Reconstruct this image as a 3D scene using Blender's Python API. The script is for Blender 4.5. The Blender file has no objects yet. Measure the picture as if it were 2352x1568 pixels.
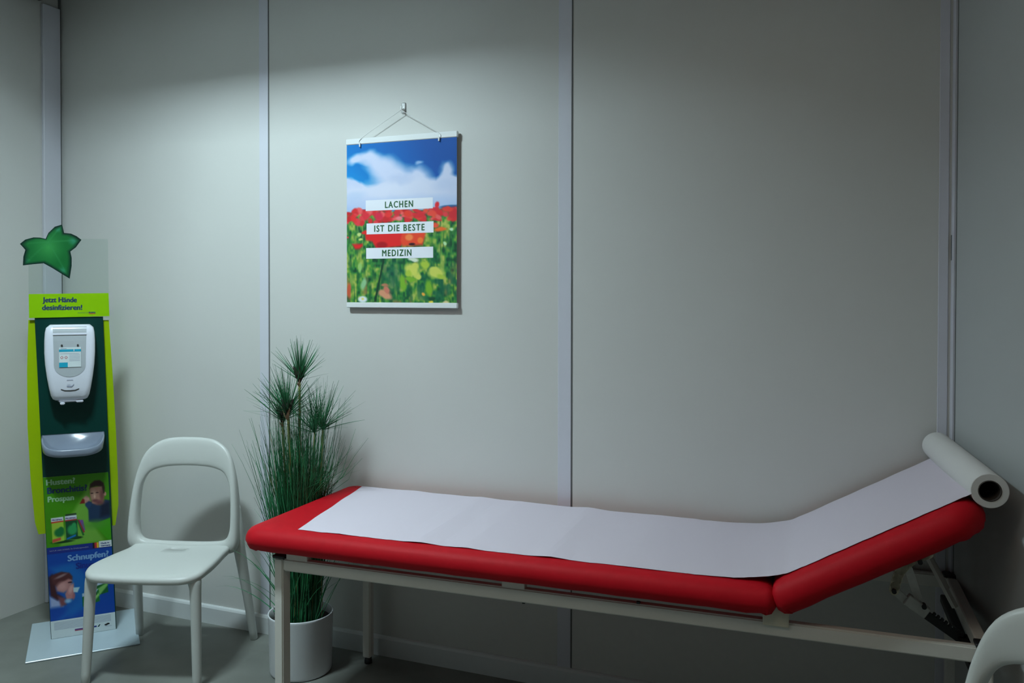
import bpy, bmesh, math, random
import numpy as np
from mathutils import Vector, Matrix
random.seed(7)
SC = bpy.context.scene
C = SC.collection
PI = math.pi

# ------------------------------------------------------------------ camera
YAW, PITCH, ROLL = 0.3837, 0.0151, 0.0015
F_PX = 1929.09
cd = bpy.data.cameras.new('camera')
cd.sensor_width = 36.0
cd.lens = F_PX * 36.0 / 2352.0
cd.shift_y = (705.13 - 784.0) / 2352.0
cd.clip_start = 0.05
cam = bpy.data.objects.new('camera', cd)
C.objects.link(cam)
_f = Vector((-math.sin(YAW) * math.cos(PITCH), math.cos(YAW) * math.cos(PITCH), -math.sin(PITCH)))
_r = Vector((math.cos(YAW), math.sin(YAW), 0))
_u = _r.cross(_f)
_r2 = _r * math.cos(ROLL) + _u * math.sin(ROLL)
_u2 = -_r * math.sin(ROLL) + _u * math.cos(ROLL)
m3 = Matrix((_r2, _u2, -_f)).transposed()
cam.matrix_world = Matrix.Translation((0, -3.0036, 1.4896)) @ m3.to_4x4()
SC.camera = cam

# ------------------------------------------------------------------ world, exposure
w = bpy.data.worlds.new('world')
SC.world = w
w.use_nodes = True
w.node_tree.nodes['Background'].inputs[0].default_value = (0.75, 0.85, 1, 1)
w.node_tree.nodes['Background'].inputs[1].default_value = 0.05
SC.view_settings.view_transform = 'Standard'
SC.view_settings.look = 'None'
SC.view_settings.gamma = 1.0
SC.view_settings.use_curve_mapping = False
SC.view_settings.exposure = 0.0

# ------------------------------------------------------------------ lights (one recessed ceiling light and two added fills, see ceiling_light below)
CEIL = 2.95
LAMP = dict(x0=-2.48, x1=-1.96, y0=-1.75, y1=-1.10, h=0.20)
def area(name, loc, sx, sy, power, col, rot=(0, 0, 0), spread=PI):
    l = bpy.data.lights.new(name, 'AREA')
    l.shape = 'RECTANGLE'; l.size = sx; l.size_y = sy
    l.energy = power; l.color = col; l.spread = spread
    o = bpy.data.objects.new(name, l)
    o.location = loc; o.rotation_euler = rot
    C.objects.link(o)
    return o
KEY = area('ceiling_lamp_light', (0, 0, 0), 0.44, 0.17, 60, (0.79, 1.0, 1.06))
FILL = area('rear_fill_light', (0, 0, 0), 1.0, 1.0, 6.5, (1.0, 0.80, 0.60))  # added warm fill, not a lamp of the room

FILL2 = area('middle_fill_light', (0, 0, 0), 0.6, 0.6, 5.5, (0.86, 1.0, 1.0))  # added weak cool fill to lift the upper left wall

# ------------------------------------------------------------------ helpers
def lin(c):
    c = [v / 255.0 for v in c]
    return tuple(v / 12.92 if v <= 0.04045 else ((v + 0.055) / 1.055) ** 2.4 for v in c)

def mat(name, rgb, rough=0.5, metal=0.0, noise=0.0, nscale=8.0, bump=0.0, bscale=200.0, spec=0.5, coat=0.0, alpha=1.0, trans=0.0, sheen=0.0):
    m = bpy.data.materials.new(name)
    m.use_nodes = True
    nt = m.node_tree
    b = nt.nodes['Principled BSDF']
    b.inputs['Base Color'].default_value = (*rgb, 1)
    b.inputs['Roughness'].default_value = rough
    b.inputs['Metallic'].default_value = metal
    b.inputs['Specular IOR Level'].default_value = spec
    b.inputs['Coat Weight'].default_value = coat
    b.inputs['Alpha'].default_value = alpha
    b.inputs['Transmission Weight'].default_value = trans
    b.inputs['Sheen Weight'].default_value = sheen
    tc = nt.nodes.new('ShaderNodeTexCoord')
    if noise > 0:
        n = nt.nodes.new('ShaderNodeTexNoise'); n.inputs['Scale'].default_value = nscale
        n.inputs['Detail'].default_value = 5
        nt.links.new(tc.outputs['Object'], n.inputs['Vector'])
        r = nt.nodes.new('ShaderNodeMapRange')
        r.inputs['From Min'].default_value = 0.3; r.inputs['From Max'].default_value = 0.7
        r.inputs['To Min'].default_value = 1 - noise; r.inputs['To Max'].default_value = 1 + noise
        nt.links.new(n.outputs['Fac'], r.inputs['Value'])
        mx = nt.nodes.new('ShaderNodeVectorMath'); mx.operation = 'SCALE'
        mx.inputs[0].default_value = rgb
        nt.links.new(r.outputs['Result'], mx.inputs['Scale'])
        nt.links.new(mx.outputs['Vector'], b.inputs['Base Color'])
    if bump > 0:
        n2 = nt.nodes.new('ShaderNodeTexNoise'); n2.inputs['Scale'].default_value = bscale
        n2.inputs['Detail'].default_value = 3
        nt.links.new(tc.outputs['Object'], n2.inputs['Vector'])
        bp = nt.nodes.new('ShaderNodeBump'); bp.inputs['Strength'].default_value = bump
        bp.inputs['Distance'].default_value = 0.002
        nt.links.new(n2.outputs['Fac'], bp.inputs['Height'])
        nt.links.new(bp.outputs['Normal'], b.inputs['Normal'])
    return m

def attr_mat(name, rough=0.4, spec=0.5):
    m = bpy.data.materials.new(name); m.use_nodes = True
    nt = m.node_tree; b = nt.nodes['Principled BSDF']
    a = nt.nodes.new('ShaderNodeVertexColor'); a.layer_name = 'print'
    nt.links.new(a.outputs['Color'], b.inputs['Base Color'])
    b.inputs['Roughness'].default_value = rough
    b.inputs['Specular IOR Level'].default_value = spec
    return m

def clear_mat(name, tint=(1, 1, 1), gloss=0.06):
    m = bpy.data.materials.new(name); m.use_nodes = True
    nt = m.node_tree
    for n in list(nt.nodes):
        if n.type != 'OUTPUT_MATERIAL': nt.nodes.remove(n)
    out = nt.nodes[0]
    t = nt.nodes.new('ShaderNodeBsdfTransparent'); t.inputs[0].default_value = (*tint, 1)
    g = nt.nodes.new('ShaderNodeBsdfGlossy'); g.inputs['Roughness'].default_value = 0.15
    mx = nt.nodes.new('ShaderNodeMixShader'); mx.inputs[0].default_value = gloss
    nt.links.new(t.outputs[0], mx.inputs[1]); nt.links.new(g.outputs[0], mx.inputs[2])
    nt.links.new(mx.outputs[0], out.inputs['Surface'])
    return m

def link(name, me, mats, parent=None, smooth=False):
    o = bpy.data.objects.new(name, me)
    for m in (mats if isinstance(mats, (list, tuple)) else [mats]):
        me.materials.append(m)
    C.objects.link(o)
    if parent: o.parent = parent
    if smooth:
        for p in me.polygons: p.use_smooth = True
    return o

def obj(name, bm, mats, parent=None, smooth=False):
    me = bpy.data.meshes.new(name)
    bm.normal_update()
    bm.to_mesh(me); bm.free()
    return link(name, me, mats, parent, smooth)

def pyobj(name, v, f, mats, parent=None, smooth=False):
    me = bpy.data.meshes.new(name)
    me.from_pydata([tuple(p) for p in v], [], f)
    me.update()
    return link(name, me, mats, parent, smooth)

def tag(o, label, cat, group=None, kind=None):
    if kind: o['kind'] = kind
    if label: o['label'] = label
    if cat: o['category'] = cat
    if group: o['group'] = group
    return o

def thing(name, label, cat, loc=(0, 0, 0), rz=0.0, group=None):
    o = bpy.data.objects.new(name, None)
    o.empty_display_size = 0.1
    C.objects.link(o)
    o.location = loc; o.rotation_euler = (0, 0, rz)
    return tag(o, label, cat, group)

def struct(name, bm, m, label=None):
    o = obj(name, bm, m); o['kind'] = 'structure'
    return o

def add_box(bm, a, b, bevel=0.0, seg=2, mtx=None, mi=0):
    x0, y0, z0 = a; x1, y1, z1 = b
    vs = [bm.verts.new(p) for p in ((x0, y0, z0), (x1, y0, z0), (x1, y1, z0), (x0, y1, z0), (x0, y0, z1), (x1, y0, z1), (x1, y1, z1), (x0, y1, z1))]
    fs = [bm.faces.new([vs[i] for i in q]) for q in ((3, 2, 1, 0), (4, 5, 6, 7), (0, 1, 5, 4), (1, 2, 6, 5), (2, 3, 7, 6), (3, 0, 4, 7))]
    for f in fs: f.material_index = mi
    if mtx is not None: bmesh.ops.transform(bm, matrix=mtx, verts=vs)
    if bevel > 0:
        es = list({e for f in fs for e in f.edges})
        bmesh.ops.bevel(bm, geom=es, offset=bevel, segments=seg, affect='EDGES', clamp_overlap=True)
    return vs

def box(name, a, b, m, parent=None, bevel=0.0, seg=2, mtx=None):
    bm = bmesh.new(); add_box(bm, a, b, bevel, seg, mtx)
    return obj(name, bm, m, parent)

def frame_dir(d, up=Vector((0, 0, 1))):
    d = d.normalized()
    if abs(d.dot(up)) > 0.95: up = Vector((1, 0, 0))
    s = d.cross(up).normalized()
    return s, s.cross(d).normalized()

def add_tube(bm, pts, rad, seg=14, cap=True, sq=1.0):
    pts = [Vector(p) for p in pts]; n = len(pts)
    rings = []
    side = None
    for i, p in enumerate(pts):
        d = (pts[min(i + 1, n - 1)] - pts[max(i - 1, 0)]).normalized()
        if side is None: side, up = frame_dir(d)
        else:
            side = (side - d * side.dot(d)).normalized(); up = side.cross(d).normalized()
        r = rad[i] if isinstance(rad, (list, tuple)) else rad
        rings.append([bm.verts.new(p + side * math.cos(2 * PI * k / seg) * r * sq + up * math.sin(2 * PI * k / seg) * r) for k in range(seg)])
    for i in range(n - 1):
        for k in range(seg):
            bm.faces.new((rings[i][k], rings[i][(k + 1) % seg], rings[i + 1][(k + 1) % seg], rings[i + 1][k]))
    if cap:
        bm.faces.new(rings[0][::-1]); bm.faces.new(rings[-1])
    bmesh.ops.recalc_face_normals(bm, faces=bm.faces[:])

def tube(name, pts, rad, m, parent=None, seg=14, smooth=True, sq=1.0):
    bm = bmesh.new(); add_tube(bm, pts, rad, seg, sq=sq)
    return obj(name, bm, m, parent, smooth)

def catmull(pts, n, closed=False):
    pts = [np.array(p, float) for p in pts]; N = len(pts); out = []
    rng = range(N) if closed else range(N - 1)
    for i in rng:
        if closed: p0, p1, p2, p3 = pts[(i - 1) % N], pts[i], pts[(i + 1) % N], pts[(i + 2) % N]
        else: p0, p1, p2, p3 = pts[max(i - 1, 0)], pts[i], pts[i + 1], pts[min(i + 2, N - 1)]
        for k in range(n):
            t = k / n
            out.append(0.5 * ((2 * p1) + (-p0 + p2) * t + (2 * p0 - 5 * p1 + 4 * p2 - p3) * t * t + (-p0 + 3 * p1 - 3 * p2 + p3) * t ** 3))
    if not closed: out.append(pts[-1])
    return out

def lathe(name, prof, m, parent=None, seg=48, loc=(0, 0, 0)):
    v, f = [], []
    n = len(prof)
    for k in range(seg):
        a = 2 * PI * k / seg
        for r, z in prof: v.append((loc[0] + r * math.cos(a), loc[1] + r * math.sin(a), loc[2] + z))
    for k in range(seg):
        for i in range(n - 1):
            a = k * n + i; b = ((k + 1) % seg) * n + i
            f.append((a, b, b + 1, a + 1))
    return pyobj(name, v, f, m, parent, True)

# flat printed matter: polygons and lettering on a plane facing -y (local x right, z up)
_font_cache = {}
def text_geo(s, bold=0.0, space=1.0):
    key = (s, bold, space)
    if key not in _font_cache:
        cu = bpy.data.curves.new('txt', 'FONT'); cu.body = s; cu.size = 1.0
        cu.offset = bold; cu.space_character = space; cu.resolution_u = 3
        o = bpy.data.objects.new('txt', cu); C.objects.link(o)
        dg = bpy.context.evaluated_depsgraph_get()
        me = bpy.data.meshes.new_from_object(o.evaluated_get(dg))
        v = np.array([tuple(q.co)[:2] for q in me.vertices]); f = [tuple(p.vertices) for p in me.polygons]
        bpy.data.objects.remove(o); bpy.data.curves.remove(cu); bpy.data.meshes.remove(me)
        _font_cache[key] = (v, f)
    return _font_cache[key]

class Flat:
    def __init__(s, warp=None):
        s.v, s.f, s.mi, s.mats = [], [], [], []; s.warp = warp or (lambda x, z: (x, z)); s.uniq = 0
    def m(s, mt):
        if mt not in s.mats: s.mats.append(mt)
        return s.mats.index(mt)
    def poly(s, pts, mt, y=0.0):
        b = len(s.v)
        for x, z in pts:
            X, Z = s.warp(x, z); s.v.append((X, -y, Z))
        s.f.append(tuple(range(b, b + len(pts)))); s.mi.append(s.m(mt))
    def rect(s, x0, z0, x1, z1, mt, y=0.0):
        s.poly([(x0, z0), (x1, z0), (x1, z1), (x0, z1)], mt, y)
    def text(s, st, x0, zb, mt, y=0.001, width=None, cap=None, bold=0.0, space=1.0):
        v, f = text_geo(st, 0.0, space)
        caph = 0.70
        lo, hi = v.min(0), v.max(0)
        sy = cap / caph if cap else None
        sx = width / (hi[0] - lo[0]) if width else sy
        if sy is None: sy = sx
        mi = s.m(mt)
        k = 5 if bold > 0 else 1
        for j in range(k):
            ox = bold * sy * (0, 1, -1, .5, -.5)[j]; oz = bold * sy * (0, 0, 0, .6, -.6)[j]
            b = len(s.v)
            for p in v:
                X, Z = s.warp(x0 + (p[0] - lo[0]) * sx + ox, zb + p[1] * sy + oz); s.v.append((X, -y - j * .00003, Z))
            for q in f:
                s.f.append(tuple(i + b for i in q)); s.mi.append(mi)
    def build(s, name, parent=None):
        me = bpy.data.meshes.new(name); me.from_pydata(s.v, [], s.f); me.update()
        o = link(name, me, s.mats, parent)
        for p, k in zip(me.polygons, s.mi):
            p.material_index = k
        bm = bmesh.new(); bm.from_mesh(me)
        for f in bm.faces:
            if f.normal.y > 0: f.normal_flip()
        bm.to_mesh(me); bm.free()
        return o

# painting: numpy colours on a fine grid, for printed photographs
def srgb2lin(a):
    a = np.clip(a / 255.0, 0, 1)
    return np.where(a <= 0.04045, a / 12.92, ((a + 0.055) / 1.055) ** 2.4)
class Paint:
    def __init__(s, nx, nz, seed=1):
        s.nx, s.nz = nx, nz
        s.S, s.T = np.meshgrid(np.linspace(0, 1, nx), np.linspace(0, 1, nz))   # T: 0 at the top
        s.c = np.zeros((nz, nx, 3)); s.rng = np.random.RandomState(seed)
    def fill(s, rgb, mask=None):
        rgb = np.array(rgb, float)
        if mask is None: s.c[:] = rgb
        else: s.c += (rgb - s.c) * np.clip(mask, 0, 1)[..., None]
    def ell(s, x, y, rx, ry, rot=0.0, soft=0.25):
        dx, dy = s.S - x, s.T - y
        a = (dx * math.cos(rot) + dy * math.sin(rot)) / rx; b = (-dx * math.sin(rot) + dy * math.cos(rot)) / ry
        r = np.sqrt(a * a + b * b)
        return np.clip((1 + soft - r) / (2 * soft), 0, 1)
    def poly(s, pts, soft=0.006):
        # signed distance to polygon
        P = np.array(pts, float); n = len(P)
        ins = np.zeros(s.S.shape, bool); d = np.full(s.S.shape, 1e9)
        for i in range(n):
            x0, y0 = P[i]; x1, y1 = P[(i + 1) % n]
            cond = ((y0 > s.T) != (y1 > s.T))
            xi = (x1 - x0) * (s.T - y0) / ((y1 - y0) if y1 != y0 else 1e-9) + x0
            ins ^= cond & (s.S < xi)
            L = (x1 - x0) ** 2 + (y1 - y0) ** 2 + 1e-12
            t = np.clip(((s.S - x0) * (x1 - x0) + (s.T - y0) * (y1 - y0)) / L, 0, 1)
            d = np.minimum(d, np.hypot(s.S - x0 - t * (x1 - x0), s.T - y0 - t * (y1 - y0)))
        sd = np.where(ins, -d, d)
        return np.clip(0.5 - sd / (2 * soft), 0, 1)
    def noise(s, gx, gz):
        g = s.rng.rand(gz + 2, gx + 2)
        X = s.S * gx; Y = s.T * gz
        xi = X.astype(int); yi = Y.astype(int); fx = X - xi; fy = Y - yi
        fx = fx * fx * (3 - 2 * fx); fy = fy * fy * (3 - 2 * fy)
        return (g[yi, xi] * (1 - fx) + g[yi, xi + 1] * fx) * (1 - fy) + (g[yi + 1, xi] * (1 - fx) + g[yi + 1, xi + 1] * fx) * fy
    def mesh(s, name, x0, z0, x1, z1, m, parent, y=0.0, warp=None, thick=0.0):
        nx, nz = s.nx, s.nz
        v = []
        for j in range(nz):
            for i in range(nx):
                x = x0 + (x1 - x0) * i / (nx - 1); z = z1 + (z0 - z1) * j / (nz - 1)
                if warp: x, z = warp(x, z)
                v.append((x, -y, z))
        f = [(j * nx + i, (j + 1) * nx + i, (j + 1) * nx + i + 1, j * nx + i + 1) for j in range(nz - 1) for i in range(nx - 1)]
        cols = np.concatenate([srgb2lin(s.c.reshape(-1, 3)), np.ones((nx * nz, 1))], 1)
        if thick > 0:
            n0 = len(v)
            cn = [0, nx - 1, nz * nx - 1, (nz - 1) * nx]
            v += [(v[k][0], -y + thick, v[k][2]) for k in cn]
            f.append((n0, n0 + 1, n0 + 2, n0 + 3))
            edges = [[i for i in range(nx)], [j * nx + nx - 1 for j in range(nz)], [(nz - 1) * nx + i for i in range(nx - 1, -1, -1)], [j * nx for j in range(nz - 1, -1, -1)]]
            for k, e in enumerate(edges): f.append(tuple(e) + (n0 + (k + 1) % 4, n0 + k))
            cols = np.concatenate([cols, np.tile([.8, .8, .8, 1.], (4, 1))])
        o = pyobj(name, v, f, m, parent)
        a = o.data.color_attributes.new('print', 'FLOAT_COLOR', 'POINT')
        a.data.foreach_set('color', cols.astype(np.float32).ravel())
        return o

# ------------------------------------------------------------------ materials
M = {}
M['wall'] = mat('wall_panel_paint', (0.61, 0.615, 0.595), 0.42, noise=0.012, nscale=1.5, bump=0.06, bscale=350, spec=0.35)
M['wallr'] = mat('wall_panel_paint_shaded', (0.42, 0.44, 0.44), 0.42, noise=0.012, nscale=1.5, bump=0.06, bscale=350, spec=0.3)  # same paint as the other walls, darkened to stand in for shade
M['trim'] = mat('trim_white_metal', (0.62, 0.63, 0.70), 0.35, spec=0.5)
M['gap'] = mat('joint_dark', (0.13, 0.14, 0.14), 0.8)
M['base'] = mat('baseboard_white', (0.66, 0.69, 0.70), 0.4)
M['ceil'] = mat('ceiling_white', (0.55, 0.56, 0.55), 0.8)
M['floor'] = mat('grey_linoleum', (0.18, 0.19, 0.172), 0.42, noise=0.14, nscale=5.0, bump=0.05, bscale=60, spec=0.4)
M['chair'] = mat('white_moulded_plastic', (0.59, 0.615, 0.595), 0.38, bump=0.05, bscale=900, spec=0.45)
M['red'] = mat('red_vinyl', (0.48, 0.006, 0.014), 0.55, noise=0.03, nscale=30, bump=0.10, bscale=500, spec=0.13)
M['frame'] = mat('white_powder_coated_steel', (0.74, 0.73, 0.68), 0.35, noise=0.02, nscale=4)
M['paper'] = mat('white_crepe_paper', (0.66, 0.60, 0.68), 0.9, bump=0.15, bscale=600, spec=0.1)
M['roll'] = mat('white_roll_paper', (0.68, 0.67, 0.66), 0.9, bump=0.05, bscale=400, spec=0.1)
M['core'] = mat('cardboard_core', (0.05, 0.04, 0.035), 0.9)
M['black'] = mat('black_plastic', (0.015, 0.016, 0.018), 0.5)
M['zinc'] = mat('zinc_plated_steel', (0.62, 0.63, 0.60), 0.4, metal=0.3, noise=0.1, nscale=40)
M['zinc_y'] = mat('yellow_chromate_steel', (0.70, 0.66, 0.50), 0.42, metal=0.2, noise=0.1, nscale=40)
M['bracket'] = mat('cream_bracket_paint', (0.62, 0.60, 0.48), 0.4)
M['pot'] = mat('white_glazed_ceramic', (0.74, 0.76, 0.79), 0.3, noise=0.01)
M['soil'] = mat('dark_soil', (0.03, 0.025, 0.02), 0.95, noise=0.4, nscale=60, bump=0.8, bscale=120)
M['grass'] = mat('grass_green', (0.012, 0.135, 0.045), 0.5, noise=0.55, nscale=14)
M['grass2'] = mat('grass_mid_green', (0.03, 0.21, 0.09), 0.5, noise=0.4, nscale=14)
M['grass3'] = mat('grass_olive_dry', (0.16, 0.17, 0.06), 0.6, noise=0.4, nscale=10)
M['stem'] = mat('papyrus_stem_olive', (0.17, 0.19, 0.06), 0.55, noise=0.35, nscale=12)
M['husk'] = mat('papyrus_husk_tan', (0.30, 0.20, 0.12), 0.7, noise=0.3, nscale=40)
M['darkhusk'] = mat('papyrus_heart_dark', (0.025, 0.016, 0.014), 0.8)
M['lime'] = mat('lime_acrylic', (0.25, 0.52, 0.0), 0.3, spec=0.5)
M['wing'] = mat('yellow_green_acrylic', (0.31, 0.48, 0.0), 0.3, spec=0.5)
M['dkgreen'] = mat('dark_green_board', (0.0, 0.035, 0.028), 0.35, spec=0.4)
M['navyink'] = mat('navy_ink', (0.005, 0.03, 0.10), 0.5)
M['redink'] = mat('red_ink', (0.45, 0.03, 0.03), 0.5)
M['whiteink'] = mat('white_ink', (0.62, 0.70, 0.72), 0.5)
M['paleink'] = mat('pale_green_ink', (0.28, 0.50, 0.30), 0.5)
M['blueink'] = mat('pale_blue_ink', (0.17, 0.34, 0.62), 0.5)
M['dkblueink'] = mat('dark_blue_ink', (0.005, 0.02, 0.22), 0.5)
M['greyink'] = mat('grey_ink', (0.30, 0.33, 0.45), 0.5)
M['blackink'] = mat('black_ink', (0.01, 0.01, 0.012), 0.5)
M['goldink'] = mat('gold_ink', (0.75, 0.45, 0.02), 0.5)
M['purpleink'] = mat('purple_ink', (0.12, 0.04, 0.20), 0.5)
M['tealink'] = mat('teal_ink', (0.0, 0.33, 0.50), 0.5)
M['greenink'] = mat('poster_green_ink', (0.02, 0.11, 0.035), 0.6)
M['bannerink'] = mat('banner_white', (0.80, 0.82, 0.90), 0.6)
M['print'] = attr_mat('printed_gloss', 0.35, 0.4)
M['printm'] = attr_mat('printed_matt', 0.6, 0.3)
M['disp'] = mat('dispenser_white_plastic', (0.70, 0.73, 0.82), 0.25, spec=0.5)
M['window'] = mat('dispenser_grey_window', (0.42, 0.46, 0.49), 0.12, spec=0.6)
M['slot'] = mat('dispenser_dark_slot', (0.05, 0.05, 0.05), 0.5)
M['tray'] = mat('frosted_grey_plastic', (0.20, 0.24, 0.31), 0.2, spec=0.6)
M['plate'] = mat('base_plate_grey_white', (0.44, 0.54, 0.60), 0.25, spec=0.5)
M['railw'] = mat('poster_rail_white', (0.76, 0.79, 0.80), 0.4)
M['cord'] = mat('white_cord', (0.75, 0.76, 0.76), 0.7)
M['hook'] = mat('clear_white_hook', (0.85, 0.88, 0.88), 0.3)
M['acrylic'] = clear_mat('clear_acrylic', (0.95, 0.985, 0.97), 0.04)
M['lampw'] = mat('lamp_housing_white', (0.88, 0.88, 0.88), 0.7)
M['rear'] = mat('rear_wall_grey', (0.22, 0.22, 0.21), 0.6)

# ------------------------------------------------------------------ setting
XL = -3.60; XR = 0.30; YF = -4.9; RS = 0.18          # right wall leaves the corner at a slight angle
T_ = 0.08
def wallbox(name, pts, z0, z1, m):
    bm = bmesh.new()
    lo = [bm.verts.new((x, y, z0)) for x, y in pts]; hi = [bm.verts.new((x, y, z1)) for x, y in pts]
    n = len(pts)
    bm.faces.new(lo[::-1]); bm.faces.new(hi)
    for i in range(n): bm.faces.new((lo[i], lo[(i + 1) % n], hi[(i + 1) % n], hi[i]))
    bmesh.ops.recalc_face_normals(bm, faces=bm.faces[:])
    return struct(name, bm, m)
XRF = 1.55
wallbox('wall_back', [(XL - T_, 0), (XR, 0), (XR, T_), (XL - T_, T_)], 0, CEIL, M['wall'])
wallbox('wall_left', [(XL - T_, YF), (XL, YF), (XL, 0), (XL - T_, 0)], 0, CEIL, M['wall'])
YE = -.66                                     # the right wall ends here and the room widens
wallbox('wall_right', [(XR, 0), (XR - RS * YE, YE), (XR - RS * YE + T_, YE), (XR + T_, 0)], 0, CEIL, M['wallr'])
wallbox('wall_right_return', [(XR - RS * YE + T_, YE), (XRF, YE), (XRF, YE + T_), (XR - RS * YE + T_, YE + T_)], 0, CEIL, M['wall'])
wallbox('wall_right_far', [(XRF, YF), (XRF + T_, YF), (XRF + T_, YE), (XRF, YE)], 0, CEIL, M['wall'])
wallbox('wall_front', [(XL - T_, YF - T_), (XRF + T_, YF - T_), (XRF + T_, YF), (XL - T_, YF)], 0, CEIL, M['rear'])
wallbox('floor', [(XL - T_, YF - T_), (XRF + T_, YF - T_), (XRF + T_, T_), (XL - T_, T_)], -0.08, 0, M['floor'])
# ceiling with the opening of the recessed lamp
L = LAMP
bm = bmesh.new()
for a, b in (((XL - T_, YF - T_), (L['x0'], T_)), ((L['x1'], YF - T_), (XRF + T_, T_)), ((L['x0'], YF - T_), (L['x1'], L['y0'])), ((L['x0'], L['y1']), (L['x1'], T_))):
    add_box(bm, (a[0], a[1], CEIL), (b[0], b[1], CEIL + 0.04))
struct('ceiling', bm, M['ceil'])
# vertical cover strips over the panel joints
n = 0
def strip(x0, x1, z0=0.08, z1=CEIL, right=True):
    global n
    n += 1
    bm = bmesh.new()
    add_box(bm, (x0, -0.004, z0), (x1, 0, z1), 0.0012, 1)
    add_box(bm, (x1, -0.0015, z0), (x1 + 0.0045, 0, z1), mi=1) if right else None
    o = obj('trim_%d' % n, bm, [M['trim'], M['gap']]); o['kind'] = 'structure'
strip(-2.404, -2.357); strip(-1.024, -0.972); strip(0.258, 0.286, right=False)
# corner post on the left wall
bm = bmesh.new()
add_box(bm, (XL, -0.108, 0), (XL + 0.018, -0.014, 2.875), 0.003, 1)
add_box(bm, (XL, -0.013, 0), (XL + 0.004, 0, CEIL), mi=1)
o = obj('trim_4', bm, [M['trim'], M['gap']]); o['kind'] = 'structure'
bm = bmesh.new()
add_box(bm, (XL, -0.30, 2.885), (XL + 0.03, -0.115, CEIL), 0.002, 1)
o = obj('trim_5', bm, [M['black']]); o['kind'] = 'structure'
# right corner profile on the right wall
def rw(d, off=0.0):    # point on right wall, d metres out of the corner
    l = math.hypot(1, RS)
    return (XR + RS * d / l - off / l, -d / l - off * RS / l)
def rbox(bm, d0, d1, th, z0, z1, mi=0):
    p = [rw(d0), rw(d1), rw(d1, th), rw(d0, th)]
    lo = [bm.verts.new((x, y, z0)) for x, y in p]; hi = [bm.verts.new((x, y, z1)) for x, y in p]
    fs = [bm.faces.new(lo[::-1]), bm.faces.new(hi)] + [bm.faces.new((lo[i], lo[(i + 1) % 4], hi[(i + 1) % 4], hi[i])) for i in range(4)]
    for f in fs: f.material_index = mi
bm = bmesh.new()
rbox(bm, 0.0, 0.030, 0.006, 0.08, CEIL, 0); rbox(bm, 0.030, 0.036, 0.001, 0.08, CEIL, 1)
rbox(bm, 0.001, 0.006, 0.0075, 1.60, 1.68, 1)
bmesh.ops.recalc_face_normals(bm, faces=bm.faces[:])
o = obj('trim_6', bm, [M['trim'], M['gap']]); o['kind'] = 'structure'
# baseboards
def baseboard(name, x0, x1):
    v = []; prof = [(0, 0), (-0.014, 0), (-0.014, 0.070), (-0.010, 0.078), (-0.004, 0.082), (0, 0.082)]
    for x in (x0, x1): v += [(x, y, z) for y, z in prof]
    k = len(prof)
    f = [(i, i + 1, k + i + 1, k + i) for i in range(k - 1)] + [tuple(range(k)), tuple(range(2 * k - 1, k - 1, -1))]
    o = pyobj(name, v, f, M['base']); o['kind'] = 'structure'
    bm = bmesh.new(); bm.from_mesh(o.data); bmesh.ops.recalc_face_normals(bm, faces=bm.faces[:]); bm.to_mesh(o.data); bm.free()
baseboard('baseboard_back', XL + 0.02, XR)
bm = bmesh.new(); rbox(bm, 0.02, 0.66, 0.014, 0, 0.08); bmesh.ops.recalc_face_normals(bm, faces=bm.faces[:])
struct('baseboard_right', bm, M['base'])

# recessed ceiling lamp housing (above the frame)
t = thing('ceiling_light', 'recessed rectangular white ceiling light above the chair and the plant', 'ceiling light', ((L['x0'] + L['x1']) / 2, (L['y0'] + L['y1']) / 2, CEIL))
hx, hy = (L['x1'] - L['x0']) / 2, (L['y1'] - L['y0']) / 2
bm = bmesh.new()
for a, b in (((-hx - .01, -hy - .01, 0), (-hx, hy + .01, L['h'])), ((hx, -hy - .01, 0), (hx + .01, hy + .01, L['h'])), ((-hx, -hy - .01, 0), (hx, -hy, L['h'])), ((-hx, hy, 0), (hx, hy + .01, L['h'])), ((-hx - .01, -hy - .01, L['h']), (hx + .01, hy + .01, L['h'] + .01))):
    add_box(bm, a, b)
obj('housing', bm, M['lampw'], t)
KEY.parent = t; KEY.location = (0, L['y1'] - .355 - (L['y0'] + L['y1']) / 2, L['h'] - 0.005)
t = thing('ceiling_light', 'added unseen square fill light at the rear of the room', 'ceiling light', (-0.55, -2.3, CEIL))  # panel added out of view to carry the warm fill
bm = bmesh.new(); add_box(bm, (-0.62, -0.62, -0.02), (0.62, 0.62, 0)); obj('housing', bm, M['lampw'], t)
t2 = thing('ceiling_light', 'added unseen small square fill light behind the recessed one', 'ceiling light', (-2.3, -2.7, CEIL))  # panel added out of view to carry the cool fill
bm = bmesh.new(); add_box(bm, (-0.32, -0.32, -0.02), (0.32, 0.32, 0)); obj('housing', bm, M['lampw'], t2)
FILL2.parent = t2; FILL2.location = (0, 0, -0.025)
FILL.parent = t; FILL.location = (0, 0, -0.025)

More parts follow.
